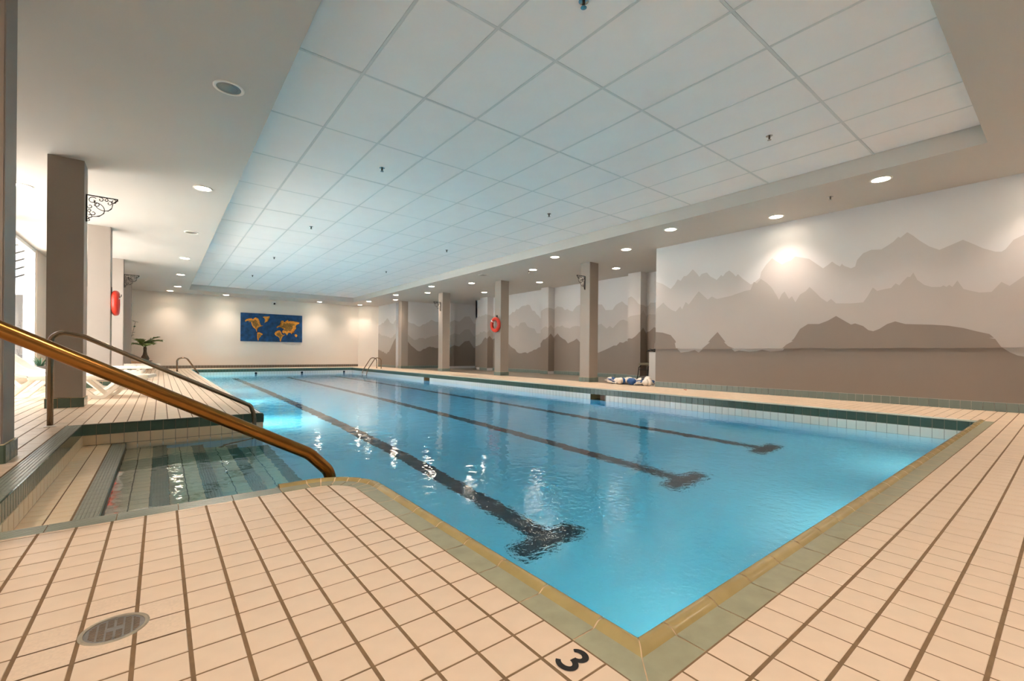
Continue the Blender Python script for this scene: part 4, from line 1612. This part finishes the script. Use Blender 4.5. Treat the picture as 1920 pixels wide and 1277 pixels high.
def make_lounger():
    """foot end at +x, head at -x, origin mid-length on the floor"""
    r = empty('sun_lounger', (0, 0, 0))
    z = 0.325
    for s in (-1, 1):
        MB().bbox(-0.30, 0.95, s * 0.29 - 0.022, s * 0.29 + .022, z - 0.055, z, 0.010).build('side_rail', m_plastic, r)
    MB().bbox(0.90, 0.965, -0.29, 0.29, z - 0.05, z + .005, 0.012).build('foot_rail', m_plastic, r)
    me = None
    for i in range(11):
        x = -0.26 + i * 0.108
        if me is None:
            o = MB().bbox(-0.046, 0.046, -0.27, 0.27, -0.012, 0.004, 0.005).build('slat', m_plastic, r)
            me = o.data
        else:
            o = link(bpy.data.objects.new('slat', me), r)
        o.location = (x, 0, z)
    # curved backrest
    prof = []
    for k in range(15):
        t = k / 14
        a = math.radians(8 + 36 * min(1, t * 2.2))
        if k == 0:
            p = [-0.30, z]
        else:
            p = [prof[-1][0] - 0.058 * math.cos(a), prof[-1][1] + 0.058 * math.sin(a)]
        prof.append(tuple(p))
    v, f = [], []
    n = len(prof)
    for dz in (0.0, -0.02):
        for x, zz in prof:
            for yy in (-0.31, -0.29, 0, 0.29, 0.31):
                v.append((x, yy, zz + dz + (0.012 if abs(yy) > 0.3 else (0.0 if abs(yy) > .1 else -0.012))))
    for i in range(n - 1):
        for j in range(4):
            f.append((i * 5 + j, i * 5 + j + 1, (i + 1) * 5 + j + 1, (i + 1) * 5 + j))
            o_ = n * 5
            f.append((o_ + i * 5 + j, o_ + (i + 1) * 5 + j, o_ + (i + 1) * 5 + j + 1, o_ + i * 5 + j + 1))
        f.append((i * 5, (i + 1) * 5, n * 5 + (i + 1) * 5, n * 5 + i * 5))
        f.append((i * 5 + 4, n * 5 + i * 5 + 4, n * 5 + (i + 1) * 5 + 4, (i + 1) * 5 + 4))
    f.append(tuple((n - 1) * 5 + j for j in range(5)) + tuple(n * 5 + (n - 1) * 5 + j for j in reversed(range(5))))
    fixn(mesh('backrest', v, f, m_plastic, r, False))
    autosmooth(r.children[-1], 35)
    # V-shaped legs
    for xc in (0.42, -0.55):
        for s in (-1, 1):
            path = fillet([(xc - 0.31, s * 0.27, z - 0.03), (xc - 0.05, s * 0.27, 0.022), (xc + 0.05, s * 0.27, 0.022), (xc + 0.31, s * 0.27, z - 0.03)], 0.07, 6)
            lg = MB()
            w, t = 0.03, 0.022
            vs, fs = [], []
            N = len(path)
            for i in range(N):
                a = path[max(0, i - 1)]
                b_ = path[min(N - 1, i + 1)]
                d = (b_ - a).normalized()
                nn = Vector((-d.z, 0, d.x))
                for u, vv in ((-w, -t), (w, -t), (w, t), (-w, t)):
                    vs.append(path[i] + Vector((0, u, 0)) + nn * vv)
            for i in range(N - 1):
                for k in range(4):
                    fs.append((i * 4 + k, i * 4 + (k + 1) % 4, (i + 1) * 4 + (k + 1) % 4, (i + 1) * 4 + k))
            fs.append((0, 1, 2, 3))
            fs.append(((N - 1) * 4 + 3, (N - 1) * 4 + 2, (N - 1) * 4 + 1, (N - 1) * 4))
            fixn(lg.add(vs, fs).build('leg', m_plastic, r))
    return r


def copy_tree(o, parent=None):
    c = o.copy()
    COL.objects.link(c)
    c.parent = parent
    for ch in list(o.children):
        copy_tree(ch, c)
    return c


proto = make_lounger()
SPOTS = [(-1.05, 8.90, -0.17, 'white plastic sun lounger nearest the steps, behind the dark left column'),
         (-1.20, 10.65, -0.04, 'white plastic sun lounger second from the steps, just before the ring column'),
         (-1.10, 13.65, -0.02, 'white plastic sun lounger third from the steps, between second and third columns'),
         (-0.98, 15.95, 0.05, 'white plastic sun lounger farthest from the steps, near the palm')]
for i, (x, y, a, lb) in enumerate(SPOTS):
    o = proto if i == 0 else copy_tree(proto)
    o.location = (x, y, 0.001)
    o.rotation_euler = (0, 0, a)
    tag(o, lb, 'sun lounger', 'white plastic sun loungers by the windows')

# ------------------------------------------------------------------ plants
m_leaf = mat('palm_leaf', (104, 124, 62), 0.5, var=0.25)
m_leaf2 = mat('grass_leaf', (58, 96, 66), 0.5, var=0.25)
m_trunk = mat('palm_trunk', (110, 92, 74), 0.9, noise=0.3, nscale=30, bump=0.4, bscale=60)
m_pot = mat('black_pot', (24, 22, 22), 0.5)
m_tan = mat('tan_bench', (206, 170, 134), 0.6, noise=0.06)


def frond(parent, base, az, el, L, droop, leaf, m_, nleaf=22):
    mb = MB()
    pts = []
    p = Vector(base)
    e = el
    N = 14
    for i in range(N + 1):
        pts.append(p.copy())
        d = Vector((math.cos(az) * math.cos(e), math.sin(az) * math.cos(e), math.sin(e)))
        p = p + d * (L / N)
        e -= droop / N
    mb.tube(pts, [0.008 * (1 - 0.8 * i / N) for i in range(N + 1)], 5)
    for k in range(nleaf):
        t = 0.15 + 0.85 * k / nleaf
        i = min(N - 1, int(t * N))
        q = pts[i].lerp(pts[i + 1], t * N - i)
        d = (pts[i + 1] - pts[i]).normalized()
        side = d.cross(Vector((0, 0, 1))).normalized()
        for s in (-1, 1):
            ll = leaf * math.sin(math.pi * min(0.97, 0.12 + 0.86 * t)) ** 0.6 * random.uniform(0.8, 1.1)
            tip = q + (side * s * 0.75 + d * 0.75 + Vector((0, 0, 0.10 - 0.35 * random.random()))).normalized() * ll
            mid = q.lerp(tip, 0.5) + Vector((0, 0, 0.015))
            wv_ = d * 0.013
            mb.add([q - wv_, q + wv_, mid + wv_ * 1.1, tip, mid - wv_ * 1.1], [(0, 1, 2, 4), (4, 2, 3)])
    mb.build('frond', m_, parent)


bench = empty('planter_bench', (-0.95, 21.35, 0), 'low tan bench holding the palm by the far wall', 'bench')
MB().bbox(-0.66, 0.66, -0.25, 0.25, 0.24, 0.30, 0.008).build('top', m_tan, bench)
MB().bbox(-0.60, 0.60, -0.22, 0.22, 0.0, 0.24, 0.006).build('body', m_tan, bench)
palm = empty('potted_palm', (-0.46, 21.25, 0.30), 'small potted palm with drooping fronds on the tan bench', 'palm')
MB().lathe([(0.20, 0), (0.22, 0.012), (0.215, 0.022), (0.19, 0.016)], 22).build('saucer', m_pot, palm)
MB().lathe([(0.10, 0.012), (0.13, 0.10), (0.11, 0.16), (0.07, 0.24), (0.05, 0.36), (0.052, 0.50), (0.03, 0.54)], 14).build('trunk', m_trunk, palm, True)
for k in range(13):
    az = 2 * math.pi * k / 13 + random.uniform(-.2, .2)
    frond(palm, (0, 0, 0.5), az, math.radians(random.uniform(42, 78)), random.uniform(0.55, 0.72) * (0.72 if math.sin(az) > 0.5 else 1), math.radians(random.uniform(55, 95)), 0.25, m_leaf, 26)
fig = empty('potted_ficus', (-0.98, 21.45, 0.30), 'leafy green plant half hidden behind the farthest left column', 'plant')
MB().lathe([(0.11, 0.0), (0.14, 0.2), (0.15, 0.2), (0.15, 0.22), (0.12, 0.22)], 18).build('pot', m_pot, fig)
for k in range(4):
    st = [(0, 0, 0.2)]
    az = k * 1.7 + 0.4
    for i in range(6):
        st.append((st[-1][0] + 0.045 * math.cos(az + i * .3), st[-1][1] + 0.03 * math.sin(az + i * .3), st[-1][2] + 0.15 + 0.02 * k))
    s_ = MB().tube(st, 0.006, 5).build('stem', m_trunk, fig)
    for i in range(2, 7):
        for q in range(3):
            c = Vector(st[i])
            a = random.uniform(0, 6.28)
            d = Vector((math.cos(a), math.sin(a) * .6, random.uniform(-.2, .5))).normalized()
            si = d.cross(Vector((0, 0, 1))).normalized()
            l, w = 0.11, 0.032
            MB().add([c, c + d * l * .35 + si * w, c + d * l * .75 + si * w * .8, c + d * l, c + d * l * .75 - si * w * .8, c + d * l * .35 - si * w], [(0, 1, 2, 3), (0, 3, 4, 5)]).build('leaf', m_leaf2, s_)
gp = empty('potted_spider_plant', (-1.80, 12.2, 0), 'spiky green potted plant behind the loungers at the window', 'plant')
MB().lathe([(0.12, 0.0), (0.16, 0.34), (0.175, 0.34), (0.175, 0.38), (0.14, 0.38)], 20).build('pot', mat('grey_pot', (120, 116, 110), 0.6), gp)
for k in range(46):
    az = random.uniform(0, 6.283)
    el = math.radians(random.uniform(35, 80))
    L = random.uniform(0.32, 0.50)
    p = Vector((0.03 * math.cos(az), 0.03 * math.sin(az), 0.37))
    e = el
    pts = []
    for i in range(8):
        pts.append(p.copy())
        p = p + Vector((math.cos(az) * math.cos(e), math.sin(az) * math.cos(e), math.sin(e))) * (L / 7)
        e -= math.radians(random.uniform(9, 18))
    si = Vector((-math.sin(az), math.cos(az), 0))
    v, f = [], []
    for i, q in enumerate(pts):
        w = 0.009 * (1 - i / 7.5)
        v += [q - si * w, q + si * w]
    f = [(2 * i, 2 * i + 1, 2 * i + 3, 2 * i + 2) for i in range(7)]
    mesh('leaf', v, f, m_leaf2, gp)

# ------------------------------------------------------------------ recess furniture
blk = MB().box(9.30, 9.62, YWALL, 6.405, 0, 0.752)
m_hw = mat('half_wall_tile', (196, 188, 178), 0.4)
hw = blk.build('half_wall', m_hw)
tag(hw, 'low white tiled half wall at the near end of the recess', 'half wall')
for i in range(6):
    zz = 0.01 + i * 0.1235
    MB().bbox(9.285, 9.30, YWALL + 0.01, 6.40, zz, zz + 0.119, 0.003).build('tile', m_hw, hw)
cbl = empty('strap_bundle', (9.45, 6.15, 0.752), 'tangle of black straps lying on the white half wall', 'straps')
for k in range(5):
    pts = []
    for i in range(14):
        t = i / 13
        pts.append((-0.14 + 0.05 * math.sin(k * 2 + t * 7), 0.30 - 0.5 * t + 0.04 * math.cos(k + 5 * t), 0.012 + 0.012 * k + 0.02 * math.sin(t * 6 + k) ** 2 + (0.12 * t * (k == 0))))
    MB().tube(pts, 0.009, 6).build('strap', m_black, cbl, True)
ch = empty('chair', (9.98, 6.82, 0), 'chair with olive padded seat and black legs in the recess', 'chair')
m_seat = mat('seat_pad', (122, 114, 92), 0.8, noise=0.06)
MB().bbox(-0.22, 0.22, -0.22, 0.24, 0.415, 0.475, 0.02).build('seat', m_seat, ch)
MB().bbox(-0.2, 0.2, -0.26, -0.22, 0.56, 0.86, 0.012).build('backrest', m_seat, ch)
for sx in (-1, 1):
    MB().tube(fillet([(sx * 0.20, 0.16, 0.41), (sx * 0.21, 0.22, 0.36), (sx * 0.21, 0.27, 0.006)], 0.03), 0.011, 10).build('leg', m_black, ch, True)
    MB().tube([(sx * 0.20, -0.24, 0.84), (sx * 0.20, -0.20, 0.42), (sx * 0.21, -0.27, 0.006)], 0.011, 10).build('leg', m_black, ch, True)
    MB().tube([(sx * 0.205, 0.235, 0.30), (sx * 0.205, -0.22, 0.30)], 0.007, 8).build('stretcher', m_black, ch, True)

# coiled lane rope
lr = empty('lane_rope', (8.42, 6.32, 0), 'coiled lane rope with blue and white floats beside the right column', 'lane rope')
m_fb = mat('float_blue', (36, 84, 140), 0.35)
m_fw = mat('float_white', (228, 218, 206), 0.4)
m_fn = mat('float_navy', (38, 50, 66), 0.4)
rope = []
for i in range(120):
    t = i / 119
    a = t * 2 * math.pi * 6
    rope.append((0.10 * math.sin(a) + 0.03 * math.sin(a * 2.7), -0.42 + 0.86 * (0.5 - 0.5 * math.cos(t * 9)) + 0.05 * math.cos(a * 1.7), 0.016 + 0.05 * abs(math.sin(a * 0.6 + t * 4))))
MB().tube(rope, 0.010, 6).build('rope', m_fw, lr, True)
rp2 = [(p[0] * 1.1 + 0.02, p[1] * 0.95 - 0.02, p[2] * 1.2 + 0.012) for p in rope[::2]]
MB().tube(rp2, 0.008, 6).build('rope', m_fb, lr, True)
FL = [(0.0, 0.40, 0.055, 0.9, 'wb'), (-0.02, 0.22, 0.05, 0.4, 'ww'), (-0.07, 0.12, 0.06, 1.2, 'wb'), (0.02, 0.02, 0.07, 0.2, 'ww'), (-0.07, -0.10, 0.062, 0.0, 'bb'),
      (0.05, -0.22, 0.07, 0.5, 'wn'), (0.05, -0.34, 0.10, 2.2, 'wn'), (-0.02, -0.38, 0.055, 1.0, 'ww'), (0.08, 0.16, 0.05, 0.7, 'ww'), (0.07, -0.05, 0.055, 1.7, 'wb')]
for x, y, z, a, kd in FL:
    v, f = [], []
    prof = [(0.012, -0.085), (0.035, -0.075), (0.055, -0.045), (0.060, 0.0)]
    for half, (mm, sg) in enumerate(((m_fw if kd[0] == 'w' else m_fb, 1), ({'w': m_fw, 'b': m_fb, 'n': m_fn}[kd[1]], -1))):
        mb = MB().lathe([(r_, zz * sg) for r_, zz in prof], 14)
        o = mb.build('float', mm, lr, True, True)
        o.location = (x, y, z + 0.005)
        o.rotation_euler = (math.pi / 2, 0, a)
lr.scale = (1.3, 1.3, 1.3)
# scraps on the right deck
sl = MB().add([(-0.06, 0, 0.004), (0.0, -0.03, 0.012), (0.07, 0.0, 0.004), (0.0, 0.03, 0.016), (-0.06, 0, 0.0), (0, -0.03, 0.006), (0.07, 0, 0.0), (0, 0.03, 0.008)],
              [(0, 1, 2, 3), (7, 6, 5, 4), (0, 4, 5, 1), (1, 5, 6, 2), (2, 6, 7, 3), (3, 7, 4, 0)]).build('scrap', mat('orange_scrap', (206, 92, 50), 0.6))
sl.location = (8.10, 4.75, 0)
sl.rotation_euler = (0, 0, 0.9)
tag(sl, 'small orange scrap lying on the right deck', 'scrap')
print('objects', len(bpy.data.objects), 'tris', sum(len(m.polygons) for m in bpy.data.meshes))
